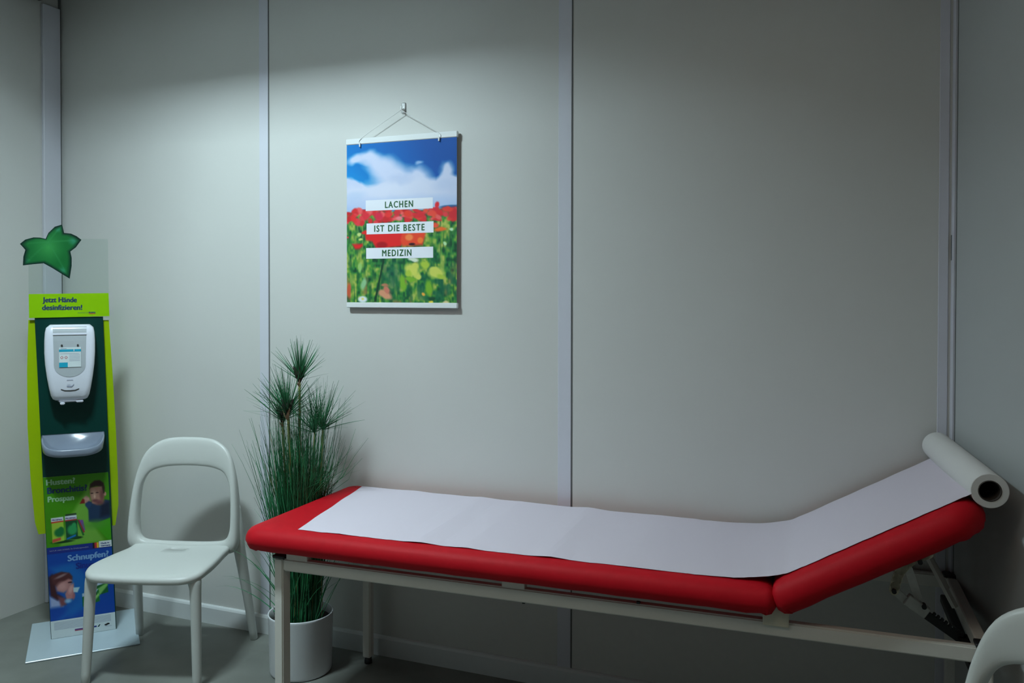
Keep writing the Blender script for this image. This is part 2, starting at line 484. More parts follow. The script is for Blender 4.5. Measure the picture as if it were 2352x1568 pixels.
# ------------------------------------------------------------------ chairs
def chair_meshes():
    out = []
    # backrest ring
    O = [(0, .402), (.14, .402), (.212, .408), (.238, .445), (.239, .53), (.230, .64), (.213, .74), (.180, .822), (.120, .866), (.055, .877), (0, .878)]
    I = [(0, .450), (.12, .452), (.178, .462), (.200, .500), (.203, .57), (.198, .65), (.187, .695), (.160, .735), (.110, .753), (.05, .759), (0, .760)]
    TH = [.020, .020, .024, .030, .030, .026, .020, .015, .013, .012, .012]
    full = [(o[0], o[1], i[0], i[1], h) for o, i, h in zip(O, I, TH)]
    full += [(-o[0], o[1], -i[0], i[1], h) for o, i, h in list(zip(O, I, TH))[-2:0:-1]]
    ring = catmull(full, 5, True)
    v, f = [], []; S = 16
    for (ox, oz, ix, iz, th) in ring:
        for k in range(S):
            a = 2 * PI * k / S
            ca, sa = math.cos(a), math.sin(a)
            ca = math.copysign(abs(ca) ** 0.75, ca); sa = math.copysign(abs(sa) ** 0.75, sa)
            x = (ox + ix) / 2 + (ox - ix) / 2 * ca; z = (oz + iz) / 2 + (oz - iz) / 2 * ca
            g = max(0, (z - .45) / .4)
            y = -.112 + .03 * g + .032 * g * (1 - (x / .23) ** 2) + th * sa
            v.append((x, y, z))
    n = len(ring)
    for i in range(n):
        for k in range(S):
            f.append((i * S + k, ((i + 1) % n) * S + k, ((i + 1) % n) * S + (k + 1) % S, i * S + (k + 1) % S))
    out.append(('backrest', v, f))
    # seat with a slot
    so = [(0, -.506), (.12, -.502), (.185, -.490), (.226, -.450), (.236, -.385), (.226, -.28), (.212, -.19), (.205, -.125), (.17, -.100), (.09, -.098), (0, -.098)]
    so = so + [(-x, y) for x, y in so[-2:0:-1]]
    so = catmull(so, 6, True); n = len(so)
    sl = []
    cen = np.array((0, -.165))
    for p in so:
        a = math.atan2(p[1] - cen[1], p[0] - cen[0])
        sl.append(cen + np.array((.033 * math.copysign(abs(math.cos(a)) ** .7, math.cos(a)), .011 * math.copysign(abs(math.sin(a)) ** .7, math.sin(a)))))
    v, f, rows = [], [], []
    def zt(x, y): return .434 + .010 * (x / .22) ** 2 * (1 if y > -.40 else max(0, 1 - (-.40 - y) / .1)) + .008 * max(0, (y + .2) / .1) ** 2
    prof = [(s, 0.0) for s in (0, .15, .35, .55, .75, .88, .95)] + [(.985, -.003), (1.0, -.010), (1.0, -.020), (.985, -.028), (.95, -.031), (.6, -.029), (.2, -.027), (0, -.026)]
    for s, dz in prof:
        row = []
        for q, p in zip(sl, so):
            e = q + (p - q) * s
            row.append(len(v)); v.append((e[0], e[1], zt(e[0], e[1]) + dz - (.006 * max(0, (s - .8) / .2) if dz == 0 else .006)))
        rows.append(row)
    rows.append(rows[0])
    for a, b in zip(rows[:-1], rows[1:]):
        for i in range(n): f.append((a[i], a[(i + 1) % n], b[(i + 1) % n], b[i]))
    out.append(('seat', v, f))
    return out
def make_chair(label):
    t = thing('moulded_chair', label, 'chair', group=None)
    for nm, v, f in chair_meshes():
        o = pyobj(nm, v, f, M['chair'], t, True)
        bm = bmesh.new(); bm.from_mesh(o.data); bmesh.ops.recalc_face_normals(bm, faces=bm.faces[:]); bm.to_mesh(o.data); bm.free()
    for s in (-1, 1):
        pts = catmull([(s * .222, -.088, .60), (s * .224, -.092, .52), (s * .226, -.088, .45), (s * .232, -.070, .36), (s * .244, -.038, .2), (s * .257, 0, .004)], 4)
        n = len(pts)
        rad = [float(np.interp(i, [0, 4, 8, 12, 16, n - 1], [.012, .022, .025, .023, .019, .016])) for i in range(n)]
        bm = bmesh.new(); add_tube(bm, pts + [np.array((s * .257, 0, 0.0))], rad + [.013], 16); obj('leg', bm, M['chair'], t, True)
        pts = catmull([(s * .196, -.436, .412), (s * .204, -.442, .395), (s * .209, -.446, .35), (s * .214, -.452, .2), (s * .221, -.462, .004)], 4)
        n = len(pts)
        rad = [float(np.interp(i, [0, 4, 8, 12, n - 1], [.027, .025, .021, .019, .016])) for i in range(n)]
        bm = bmesh.new(); add_tube(bm, pts + [np.array((s * .221, -.462, 0.0))], rad + [.013], 16); obj('leg', bm, M['chair'], t, True)
    return t
def copy_thing(root, label):
    r = root.copy(); C.objects.link(r); r['label'] = label
    for ch in list(root.children):
        c = ch.copy(); C.objects.link(c); c.parent = r
    return r
chair = make_chair('white moulded plastic chair with an open back between the display stand and the potted plant')
chair.location = (-2.628, -.151, 0); chair.rotation_euler = (0, 0, .300)
chair2 = copy_thing(chair, 'white moulded plastic chair against the right wall, only its backrest corner seen past the couch')
chair2.location = (.469, -1.083, 0); chair2.rotation_euler = (0, 0, -.628)
for c_ in (chair, chair2): c_['group'] = 'white moulded plastic chairs'

# ------------------------------------------------------------------ examination couch
BA = math.atan(.037)
couch = thing('examination_couch', 'white framed examination couch with red padding and raised headrest along the wall', 'examination couch', (-1.9, -.6975, 0), BA)
def vfar(u): return .683 - .037 * u
def pad(name, u0, u1, z0, z1, xf=None, tap=True):
    bm = bmesh.new()
    r = .075
    fv = (lambda u: vfar(u)) if tap else (lambda u: .62)
    # rounded outline
    pts = []
    def arc(cx, cy, a0, a1, rr, k=8):
        for i in range(k + 1):
            a = a0 + (a1 - a0) * i / k; pts.append((cx + rr * math.cos(a), cy + rr * math.sin(a)))
    ra, rb = xf['ra'], xf['rb']
    v0 = -.048
    arc(u0 + ra, v0 + ra, PI, 1.5 * PI, ra)
    arc(u1 - rb, v0 + rb, 1.5 * PI, 2 * PI, rb)
    arc(u1 - rb, fv(u1) - rb, 0, .5 * PI, rb)
    arc(u0 + ra, fv(u0) - ra, .5 * PI, PI, ra)
    # densify
    dens = []
    for a, b in zip(pts, pts[1:] + pts[:1]):
        d = math.hypot(b[0] - a[0], b[1] - a[1]); k = max(1, int(d / .05))
        for i in range(k): dens.append((a[0] + (b[0] - a[0]) * i / k, a[1] + (b[1] - a[1]) * i / k))
    n = len(dens)
    H = z1 - z0
    prof = [(.0, .60, 0), (.0035, .40, 1), (.010, .20, 1), (.020, .06, 1), (.034, .0, 1)]   # below the widest line
    # (inset, z above z0)
    P = [(.060, 0.0), (.030, .001), (.012, .010), (.003, .024), (0, H * .42), (.002, H * .58), (.007, H * .73), (.017, H * .86), (.031, H * .945), (.052, H * .985), (.09, H * .998), (.13, H)]
    nrm = []
    for i in range(n):
        a = dens[i - 1]; b = dens[(i + 1) % n]; tx, ty = b[0] - a[0], b[1] - a[1]; l = math.hypot(tx, ty)
        nrm.append((-ty / l, tx / l))
    cx, cy = (u0 + u1) / 2, (v0 + fv(cx0 := (u0 + u1) / 2)) / 2
    rows = []
    rn = random.Random(len(name))
    for ins, z in P:
        row = []
        for i, (x, y) in enumerate(dens):
            jit = 0
            if z < .03: jit = .0022 * math.sin(i * 1.9 + rn.random()) * (1 if ((abs(x - u0) < .12 or abs(x - u1) < .12)) else .25)
            # inset towards a medial line rather than along the normal for large insets (keeps round corners tidy)
            e = min(ins, .13)
            q = min(e, .03) + jit
            px_, py_ = x + nrm[i][0] * q, y + nrm[i][1] * q
            if e > .03:
                px_ = min(max(px_, u0 + e), u1 - e); py_ = min(max(py_, v0 + e), fv(x) - e)
            row.append(bm.verts.new((px_, py_, z0 + z + (jit if z < .02 else 0))))
        rows.append(row)
    for a, b in zip(rows[:-1], rows[1:]):
        for i in range(n): bm.faces.new((a[i], a[(i + 1) % n], b[(i + 1) % n], b[i]))
    bm.faces.new(rows[0][::-1])
    top = bm.faces.new(rows[-1])
    bmesh.ops.remove_doubles(bm, verts=bm.verts[:], dist=.0004)
    bmesh.ops.recalc_face_normals(bm, faces=bm.faces[:])
    return bm
UJ, ZJ = 1.728, .628         # hinge line of the headrest
bm = pad('a', -.012, UJ - .006, .625, .706, dict(ra=.075, rb=.03))
obj('mattress', bm, M['red'], couch, True)
ANG = math.radians(29.8)
HL = .580
bm = pad('b', UJ + .004, UJ + .004 + HL, .621, .712, dict(ra=.03, rb=.09))
R_ = Matrix.Translation((UJ, 0, ZJ)) @ Matrix.Rotation(-ANG, 4, 'Y') @ Matrix.Translation((-UJ, 0, -ZJ))
bmesh.ops.transform(bm, matrix=R_, verts=bm.verts[:])
obj('headrest_pad', bm, M['red'], couch, True)
# legs
for u in (.105, 2.205):
    for v_ in (.0, .585 if u < 1 else .56):
        l = box('leg', (u, v_, .026), (u + .034, v_ + (.046 if v_ < .1 else .034), .602), M['frame'], couch, .004, 2)
        lathe('rubber_foot', [(0, 0), (.015, 0), (.016, .01), (.012, .028), (0, .028)], M['black'], l, 20, (u + .017, v_ + .017, 0))
        box('end_cap', (u - .006, v_ - .003, .602), (u + .040, v_ + .040, .612), M['black'], l, .002, 1)
for v_ in (.002, .583):
    bm = bmesh.new(); add_box(bm, (.139, v_, .561), (2.205, v_ + .03, .602), .004, 2)
    obj('side_rail', bm, M['frame'], couch)
for u in (.110, 2.207): box('end_rail', (u, .034, .565), (u + .03, .585 if u < 1 else .55, .603), M['frame'], couch, .003, 1)
# inner platform frame under the mattress and the spacer blocks
for v_ in (.13, .52): box('platform_rail', (.06, v_, .614), (1.69, v_ + .025, .632), M['frame'], couch, .002, 1)
for u0, u1 in ((.150, .232), (.922, .995)):
    for v_ in (.004, .585): box('spacer_block', (u0, v_, .600), (u1, v_ + .026, .634), M['frame'], couch, .0015, 1)
for v_ in (-.006, .570): box('hinge_bracket', (1.684, v_, .592), (1.752, v_ + .016, .650), M['bracket'], couch, .002, 1)
for u in (.2, .9, 1.6): box('platform_slat', (u, .13, .612), (u + .04, .54, .626), M['frame'], couch, .002, 1)
box('bolt', (.985, .012, .555), (.993, .020, .561), M['black'], couch)
box('bolt', (1.335, .004, .602), (1.345, .014, .608), M['black'], couch)
# headrest carrier, swing legs and ratchet
def onhead(s, h, v):
    q = R_ @ Vector((UJ + s, v, ZJ + h)); return (q.x, q.y, q.z)
def flat_bar(bm, a, b, wdt, th, v):
    a = Vector((a[0], v, a[1])); b = Vector((b[0], v, b[1])); d = (b - a).normalized(); nn = Vector((-d.z, 0, d.x)) * wdt / 2
    k = 6; out = []
    for c0, sg in ((a, -1), (b, 1)):
        for i in range(k + 1):
            an = -PI / 2 + PI * i / k
            out.append(c0 + d * sg * math.cos(an) * wdt / 2 + nn * (math.sin(an) * (sg)))
    lo = [bm.verts.new(p) for p in out]; hi = [bm.verts.new(p + Vector((0, th, 0))) for p in out]
    bm.faces.new(lo); bm.faces.new(hi[::-1]); m_ = len(out)
    for i in range(m_): bm.faces.new((lo[i], lo[(i + 1) % m_], hi[(i + 1) % m_], hi[i]))
    bmesh.ops.recalc_face_normals(bm, faces=bm.faces[:])
for v_ in (.06, .52):
    bm = bmesh.new(); add_box(bm, (UJ + .02, v_, .606), (UJ + .50, v_ + .025, .628), .002, 1, R_); obj('headrest_rail', bm, M['frame'], couch)
bm = bmesh.new(); add_box(bm, (UJ + .36, .06, .604), (UJ + .39, .545, .626), .002, 1, R_); obj('headrest_rail', bm, M['frame'], couch)
VM = .22
k_top = onhead(.37, -.03, 0)
bm = bmesh.new()
P1, P2, P3 = (2.115, .765), (2.062, .732), (2.028, .652)
arc_pts = catmull([P1, (2.085, .752), P2, (2.040, .70), P3], 3)
for a, b in zip(arc_pts[:-1], arc_pts[1:]): flat_bar(bm, a, b, .026, .004, VM)
obj('ratchet_arm', bm, M['zinc_y'], couch)
bm = bmesh.new(); flat_bar(bm, (2.066, .715), (2.090, .640), .022, .004, VM + .006); obj('ratchet_link', bm, M['zinc'], couch)
bm = bmesh.new(); flat_bar(bm, P3, (2.064, .622), .022, .004, VM + .005); obj('ratchet_link', bm, M['zinc'], couch)
bm = bmesh.new(); add_box(bm, (0, 0, -.016), (.065, .024, .016), .002, 1, Matrix.Translation((2.060, VM - .004, .632)) @ Matrix.Rotation(math.radians(33), 4, 'Y')); obj('ratchet_housing', bm, M['zinc'], couch)
bm = bmesh.new()
base = Matrix.Translation((2.105, VM, .598)) @ Matrix.Rotation(math.radians(33), 4, 'Y')
add_box(bm, (0, 0, -.012), (.125, .014, .010), 0, 1, base)
for i in range(8): add_box(bm, (.02 + i * .012, 0, .010), (.026 + i * .012, .012, .018), 0, 1, base)
obj('ratchet_bar', bm, M['black'], couch)
box('ratchet_pivot', (2.195, VM - .01, .500), (2.225, VM + .03, .545), M['black'], couch, .004, 1)
for p in (P3, (2.094, .742), (2.105, .618)):
    bm = bmesh.new(); add_tube(bm, [(p[0], VM - .010, p[1]), (p[0], VM + .014, p[1])], .0065, 12); obj('pivot_pin', bm, M['black'], couch)
box('cross_tube', (2.19, .034, .520), (2.215, .57, .545), M['black'], couch, .003, 1)
for v_, m_ in ((.34, M['frame']), (.50, M['frame'])):
    bm = bmesh.new(); add_tube(bm, [onhead(.40, -.02, v_), (2.20, v_, .585)], .009, 4); obj('swing_leg', bm, m_, couch)
for v_ in (.20, .50):
    q = onhead(.37, -.028, v_); box('end_cap', (q[0] - .014, v_ - .012, q[2] - .012), (q[0] + .018, v_ + .022, q[2] + .004), M['black'], couch, .002, 1)

# ------------------------------------------------------------------ paper roll and its sheet
pr = thing('paper_roll', 'white couch paper roll at the head end with its sheet drawn over the red padding', 'paper roll', (-1.9, -.6975, 0), BA)
ztop = .706
hb = [onhead(s, .712 - .628 + .0002, 0) for s in (.10, .20, .30, .40, .50, .577)]
prof = [(.08, ztop + .0008), (1.30, ztop + .0008), (1.50, ztop + .0012), (1.62, ztop + .006), (1.72, ztop + .024)] + [(q[0], q[2] + .002) for q in hb]
prof2 = []
for i in range(len(prof) - 1):
    k = 60 if i == 0 else 8
    a, b = prof[i], prof[i + 1]
    p0 = prof[max(i - 1, 0)]; p3 = prof[min(i + 2, len(prof) - 1)]
    for j in range(k):
        t_ = j / k
        if i == 0: prof2.append((a[0] + (b[0] - a[0]) * t_, a[1]))
        else: prof2.append(tuple(catmull([p0, a, b, p3], k)[k + j]))
prof2.append(prof[-1])
creases = [(.64, .004), (.80, .0025), (1.07, .0045), (1.34, .002), (.36, .0015)]
v, f = [], []; NV = 14
rn = random.Random(3)
nearj = [0.0012 * math.sin(i * .9) + rn.uniform(-.0012, .0012) for i in range(len(prof2))]
for i, (u, z) in enumerate(prof2):
    for j in range(NV):
        s = j / (NV - 1)
        uu = u
        if u < .6:      # slanted torn end
            k = (.6 - u) / .52
            uu = u + k * (.117 * (1 - s) + .0016 * math.sin(s * 17) + .001 * math.sin(s * 41))
        vf = min(.630, vfar(uu) - float(np.interp(uu, [1.2, 1.6], [.042, .026]))) + .002 * math.sin(i * .7)
        vn = .004 + nearj[i]
        vv = vn + (vf - vn) * s
        dz = 0
        for cu, am in creases:
            d = abs(uu - (cu - .03 * s)); dz += am * max(0, 1 - d / .07)
        if vv < .055: dz -= .0012 * (1 - vv / .055) ** 1.5
        if s > .9: dz -= (.0035 if uu > 1.45 else .001) * (s - .9) / .1
        v.append((uu, vv, z + dz))
n_ = len(prof2)
for i in range(n_ - 1):
    for j in range(NV - 1):
        f.append((i * NV + j, (i + 1) * NV + j, (i + 1) * NV + j + 1, i * NV + j + 1))
sh = pyobj('paper_sheet', v, f, M['paper'], pr, False)
md = sh.modifiers.new('thickness', 'SOLIDIFY'); md.thickness = .0006; md.offset = 1
# roll lies across the upper end of the headrest
RC = (2.228, .999); RR = .0435; V0, V1 = .004, .590
def roll_off(y): return (-.050 * y / .62, .012 * y / .62)      # the roll lies slightly askew
def hollow(name, r0, r1, v0, v1, m, parent, mi_end=None):
    v, f = [], []; S = 48
    pr_ = [(r0, v0), (r1 - .0015, v0), (r1, v0 + .0015), (r1, v1 - .0015), (r1 - .0015, v1), (r0, v1)]
    for k in range(S):
        a = 2 * PI * k / S
        for r, y in pr_: v.append((RC[0] + roll_off(y)[0] + r * math.cos(a), y, RC[1] + roll_off(y)[1] + r * math.sin(a)))
    K = len(pr_)
    for k in range(S):
        for i in range(K):
            a = k * K + i; b = ((k + 1) % S) * K
            f.append((a, k * K + (i + 1) % K, b + (i + 1) % K, b + i))
    o = pyobj(name, v, f, m, parent, True)
    bm = bmesh.new(); bm.from_mesh(o.data); bmesh.ops.recalc_face_normals(bm, faces=bm.faces[:]); bm.to_mesh(o.data); bm.free()
    try: o.data.set_sharp_from_angle(angle=math.radians(40))
    except Exception: pass
    return o
hollow('roll', .027, RR, V0, V1, M['roll'], pr)
hollow('cardboard_core', .0245, .027, V0 - .001, V1 + .001, M['core'], pr)

# ------------------------------------------------------------------ potted plant
PX, PY = -2.015, -.245
pl = thing('potted_papyrus', 'tall green potted papyrus grass in a white pot beside the couch end', 'potted plant', (PX, PY, 0))
lathe('pot', [(0, 0), (.112, 0), (.118, .004), (.120, .012), (.1255, .225), (.127, .232), (.125, .235), (.121, .232), (.118, .20), (.116, .19), (0, .19)], M['pot'], pl, 64)
lathe('soil', [(0, .205), (.05, .207), (.1165, .20), (.1165, .18), (0, .18)], M['soil'], pl, 40)
rn = random.Random(11)
def blade(V, Fc, mi, MI, pts, w0, w1=.0004):
    # flat tapering leaf blade, folded slightly along the middle
    pts = [Vector(p) for p in pts]; n = len(pts); b = len(V)
    ang = rn.uniform(0, PI)
    for i, p in enumerate(pts):
        d = (pts[min(i + 1, n - 1)] - pts[max(i - 1, 0)]).normalized()
        s = Vector((math.cos(ang), math.sin(ang), 0)); s = (s - d * s.dot(d)).normalized(); nn = s.cross(d)
        t_ = i / (n - 1); ww = (w0 * (1 - t_ ** 1.5) + w1) * (.6 + .4 * min(1, t_ * 5))
        V += [tuple(p - s * ww), tuple(p + nn * ww * .5), tuple(p + s * ww)]
    for i in range(n - 1):
        for k in (0, 1):
            Fc.append((b + i * 3 + k, b + i * 3 + k + 1, b + i * 3 + 4 + k, b + i * 3 + 3 + k)); MI.append(mi)
V, Fc, MI = [], [], []
def grow(lean_x, lean_y, h, curl, r0=.072, mi=None, w=.0023):
    a = rn.uniform(0, 2 * PI); rr = r0 * math.sqrt(rn.random())
    bx, by = rr * math.cos(a) + lean_x * .12, rr * math.sin(a) * .9
    pts = []
    N = 9
    for i in range(N):
        t_ = i / (N - 1)
        pts.append((bx + lean_x * (t_ ** curl), by + lean_y * (t_ ** curl), .20 + h * t_ - .25 * abs(lean_x) * t_ ** 4))
    # keep clear of the couch below its top
    q = []
    for x, y, z in pts:
        if h > .40 and z < .76: x = min(x, .097 - .00012 * (len(V) % 300))
        if h <= .40 and z > .60: z = .60
        q.append((x, y, z))
    blade(V, Fc, mi if mi is not None else rn.choice((0, 0, 0, 1, 1, 2 if rn.random() < .3 else 0)), MI, q, w * rn.uniform(.7, 1.25))
for i in range(820):
    g = rn.gauss(0, 1) * (1 if i < 520 else .6)
    lx = -.01 + g * .062 + (.03 if g > 0 else 0); h = max(.35, min(.90, rn.gauss(.73, .12)) - .25 * abs(lx))
    grow(lx, rn.gauss(-.01, .05), h, rn.uniform(1.1, 1.9))
for i in range(26): grow(rn.uniform(.10, .24), rn.uniform(-.06, .10), rn.uniform(.62, .80), rn.uniform(1.8, 2.8))
for i in range(15): grow(rn.uniform(-.20, -.10), rn.uniform(-.06, .06), rn.uniform(.55, .85), rn.uniform(1.2, 2.0))
for i in range(60): grow(rn.uniform(-.02, .15), rn.uniform(-.08, .10), rn.uniform(.20, .38), rn.uniform(1.0, 1.6), .075)
for i in range(22): grow(rn.uniform(-.24, -.08), rn.uniform(-.08, .05), rn.uniform(.22, .48), rn.uniform(1.0, 1.6), .07)
for i in range(3): grow(rn.uniform(-.30, -.24), rn.uniform(-.08, 0), rn.uniform(.17, .28), 1.3, .07)
V2 = V; o = pyobj('foliage', V2, Fc, [M['grass'], M['grass2'], M['grass3']], pl)
for p, k in zip(o.data.polygons, MI): p.material_index = k
# papyrus stems with umbels
stems = [((.0, -.01), (.000, -.005, 1.150), .165, 105, 1), ((.01, -.02), (-.022, -.05, 1.025), .19, 115, 2), ((-.03, .0), (-.085, .0, .985), .19, 75, 1), ((.05, .02), (.060, .01, .945), .19, 70, 0), ((.04, .0), (.085, .03, .955), .20, 60, 0)]
for (bx, by), (tx, ty, tz), ul, nb, husk in stems:
    pts = catmull([(bx, by, .20), (bx * .8 + tx * .2, by + (ty - by) * .3, .45), (tx * .7 + bx * .3, ty * .8, tz * .72), (tx, ty, tz)], 5)
    st_ = tube('stem', pts, [float(np.interp(i, [0, len(pts) - 1], [.0068 if husk != 1 or tz > 1.1 else .0050, .0050 if husk else .0040])) for i in range(len(pts))], M['stem'], pl, 10)
    V, Fc, MI = [], [], []
    for i in range(nb):
        az = rn.uniform(0, 2 * PI); el = (.50 + 1.0 * rn.random() ** .8) if rn.random() < .93 else rn.uniform(.1, .4)
        ln = ul * rn.uniform(.7, 1.12)
        d = Vector((math.cos(az) * math.cos(el), math.sin(az) * math.cos(el), math.sin(el)))
        p0 = Vector((tx, ty, tz)); droop = rn.uniform(.0, .10)
        ps = []
        for k in range(6):
            s = k / 5
            q = p0 + d * ln * s + Vector((0, 0, -droop * ln * s * s)); ps.append((min(q.x, .30), min(q.y, .235), q.z))
        blade(V, Fc, rn.choice((0, 0, 1, 1)), MI, ps, .0014 * rn.uniform(.7, 1.2))
    um = pyobj('umbel', V, Fc, [M['grass'], M['grass2']], st_)
    for p, k in zip(um.data.polygons, MI): p.material_index = k
    if husk:
        bm = bmesh.new()
        for k in range(7):
            a = 2 * PI * k / 7
            d = Vector((math.cos(a) * .45, math.sin(a) * .45, 1)).normalized()
            add_tube(bm, [Vector((tx, ty, tz - .006)), Vector((tx, ty, tz)) + d * .028, Vector((tx, ty, tz)) + d * .062], [.006, .0095, .001], 6)
        obj('umbel_heart', bm, M['darkhusk'], st_)
        bm = bmesh.new()
        for sx in (-1, 1):
            b0 = Vector((tx, ty - .004, tz - .016))
            vs = [bm.verts.new(b0 + Vector(q)) for q in (((0, 0, -.014), (sx * .012, -.004, .004), (sx * .021, -.010, .044), (sx * .007, -.012, .016), (0, -.010, .006)) if husk == 2 else ((0, 0, -.010), (sx * .007, -.004, .002), (sx * .010, -.008, .022), (sx * .004, -.008, .010), (0, -.008, .004)))]
            bm.faces.new(vs)
        r_ = bmesh.ops.extrude_face_region(bm, geom=bm.faces[:])
        bmesh.ops.translate(bm, vec=(0, .001, 0), verts=[g for g in r_['geom'] if isinstance(g, bmesh.types.BMVert)])
        bmesh.ops.recalc_face_normals(bm, faces=bm.faces[:])
        obj('husk', bm, M['husk'], st_)

# ------------------------------------------------------------------ wall poster
PXL, PXR, PZT, PZB = -1.946, -1.438, 2.131, 1.434
poster = thing('hanging_poster', 'poppy field poster with German lettering, hung from a cord between white rails', 'poster', (PXL, -.016, PZB))
W_, H_ = PXR - PXL, PZT - PZB
box('rail', (0, -.007, 0), (W_ + .002, .007, .022), M['railw'], poster, .002, 2)
box('rail', (-.002, -.007, H_ - .024), (W_ + .002, .007, H_), M['railw'], poster, .002, 2)
p = Paint(190, 250, 4)
S, T = p.S, p.T
# sky
p.c[:] = np.array((0, 125, 205.)) + (np.array((0, 78, 160.)) - np.array((0, 125, 205.))) * np.clip(S * 1.2 - T * .8 + .15, 0, 1)[..., None]
p.fill((30, 155, 220), np.clip((T - .12) * 4, 0, 1) * np.clip((.35 - S) * 4, 0, 1))
wob = (p.noise(9, 12) - .5) * .05 + (p.noise(22, 30) - .5) * .025
def cloud(x, y, rx, ry, a=1, col=(205, 212, 238), soft=.5):
    S0, T0 = p.S, p.T; p.S = S0 + wob; p.T = T0 + wob * .7
    p.fill(col, p.ell(x, y, rx, ry, 0, soft) * a); p.S, p.T = S0, T0
edge = np.interp(S[0], [0, .06, .12, .2, .3, .36, .45, .55, .7, .76, .82, .9, .94, 1.0], [.20, .21, .245, .255, .25, .23, .2, .205, .2, .235, .24, .19, .2, .21])
p.fill((200, 208, 236), np.clip((T - edge[None, :] - wob * .6) * 40, 0, 1))
for a in ((.10, .105, .10, .030), (.22, .10, .10, .035), (.30, .135, .11, .055), (.36, .17, .12, .07), (.44, .215, .16, .07), (.65, .235, .11, .06), (.92, .21, .06, .05), (.92, .185, .025, .025)): cloud(*a)
cloud(.675, .148, .035, .012, .7)
for a in ((.2, .3, .3, .05, .5, (225, 226, 242)), (.6, .3, .3, .06, .5, (222, 224, 240)), (.5, .24, .1, .03, .4, (175, 190, 225)), (.9, .29, .1, .03, .4, (180, 195, 228)), (.08, .33, .1, .03, .4, (170, 195, 230))): cloud(*a)
p.fill((150, 185, 228), np.clip((T - .33) * 8, 0, 1) * .75 * (.5 + p.noise(6, 20)))
p.fill((40, 130, 200), p.ell(.15, .425, .06, .012)); p.fill((50, 140, 205), p.ell(.47, .425, .12, .010)); p.fill((35, 95, 150), p.ell(.95, .42, .10, .012))
# field
fm = np.clip((T - .425 - (p.noise(14, 3) - .5) * .015) * 120, 0, 1)
g = p.noise(26, 34) * .6 + p.noise(60, 60) * .4
gr = np.zeros_like(p.c)
cols = np.array([(18, 70, 45), (30, 105, 55), (62, 140, 58), (120, 160, 60), (175, 185, 90)], float)
for k in range(3): gr[..., k] = np.interp(np.clip((g - .18) / .62, 0, 1), np.linspace(0, 1, 5), cols[:, k])
p.c += (gr - p.c) * fm[..., None]
vert = p.noise(70, 12)
p.fill((20, 85, 50), fm * np.clip((vert - .62) * 4, 0, 1) * .7); p.fill((150, 175, 85), fm * np.clip((p.noise(60, 14) - .7) * 4, 0, 1) * .6)
p.fill((150, 110, 75), fm * np.clip((p.noise(22, 14) - .68) * 4, 0, 1) * np.clip((T - .55) * 3, 0, 1) * .8)
p.fill((15, 95, 70), fm * p.ell(.8, .88, .25, .16, 0, .6) * np.clip((p.noise(30, 30) - .35) * 3, 0, 1) * .8)
p.fill((15, 85, 75), fm * p.ell(.42, .83, .08, .10, 0, .6) * .6)
r1 = np.random.RandomState(5)
def popp(x, y, rx, ry, c, rot=0):
    S0, T0 = p.S, p.T; p.S = S0 + wob * .5; p.T = T0 + wob * .5
    p.fill(c, p.ell(x, y, rx, ry, rot, .3)); p.S, p.T = S0, T0
for i in range(95):
    x = r1.rand(); y = .425 + .075 * r1.rand() ** 1.3
    popp(x, y, .018 + .02 * r1.rand(), .008 + .010 * r1.rand(), [(215, 40, 45), (225, 60, 70), (235, 95, 95), (200, 35, 40), (230, 80, 55)][r1.randint(5)])
for a in ((.06, .465, .03, .018, (225, 45, 45)), (.18, .455, .035, .025, (220, 45, 60)), (.30, .46, .04, .02, (215, 40, 70)), (.40, .455, .035, .02, (228, 50, 50)), (.48, .45, .03, .02, (210, 45, 55)), (.57, .46, .03, .018, (230, 60, 40)), (.68, .465, .05, .022, (215, 40, 50)), (.50, .485, .03, .012, (240, 130, 140)), (.78, .455, .04, .018, (235, 75, 60)), (.83, .405, .022, .018, (222, 35, 45)), (.82, .43, .015, .012, (210, 40, 60)), (.97, .46, .05, .035, (205, 40, 50)), (.92, .435, .05, .014, (225, 60, 50)), (.53, .42, .02, .006, (220, 50, 40)), (.42, .42, .02, .006, (225, 60, 60)), (.81, .525, .03, .014, (235, 80, 55)), (.86, .555, .055, .018, (238, 105, 40)), (.01, .59, .012, .008, (220, 60, 60)), (.17, .56, .03, .012, (225, 40, 40))): popp(*a)
for a in ((.12, .57, .02, .012, (200, 215, 130)), (.13, .60, .02, .008, (205, 215, 120)), (.95, .55, .015, .01, (190, 225, 190)), (.9, .64, .012, .01, (180, 220, 170))): popp(*a)
p.fill((224, 32, 34), p.poly([(.17, .555), (.54, .56), (.56, .60), (.50, .65), (.28, .66), (.24, .615), (.18, .605)], .008))
p.fill((170, 10, 25), p.ell(.33, .640, .05, .022))
p.fill((232, 70, 40), p.poly([(.52, .56), (.73, .56), (.72, .60), (.70, .645), (.52, .65), (.50, .61)], .01))
p.fill((245, 130, 70), p.ell(.58, .595, .035, .02)); p.fill((240, 120, 50), p.ell(.68, .615, .025, .018)); p.fill((60, 15, 30), p.ell(.605, .637, .028, .008))
p.fill((222, 32, 36), p.poly([(.05, .628), (.15, .628), (.15, .642), (.12, .66), (.08, .66)], .008))
for a in ((.61, .80, .06, .035), (.82, .815, .065, .035), (.64, .775, .03, .02), (.80, .79, .04, .02), (.66, .835, .025, .02)): popp(*a, (205, 210, 95))
for a in ((.58, .825, .03, .02), (.86, .835, .03, .015), (.72, .76, .04, .025)): popp(*a, (170, 195, 65))
for a in ((.60, .855, .05, .012), (.52, .87, .03, .04), (.75, .9, .03, .04)): popp(*a, (120, 175, 45))
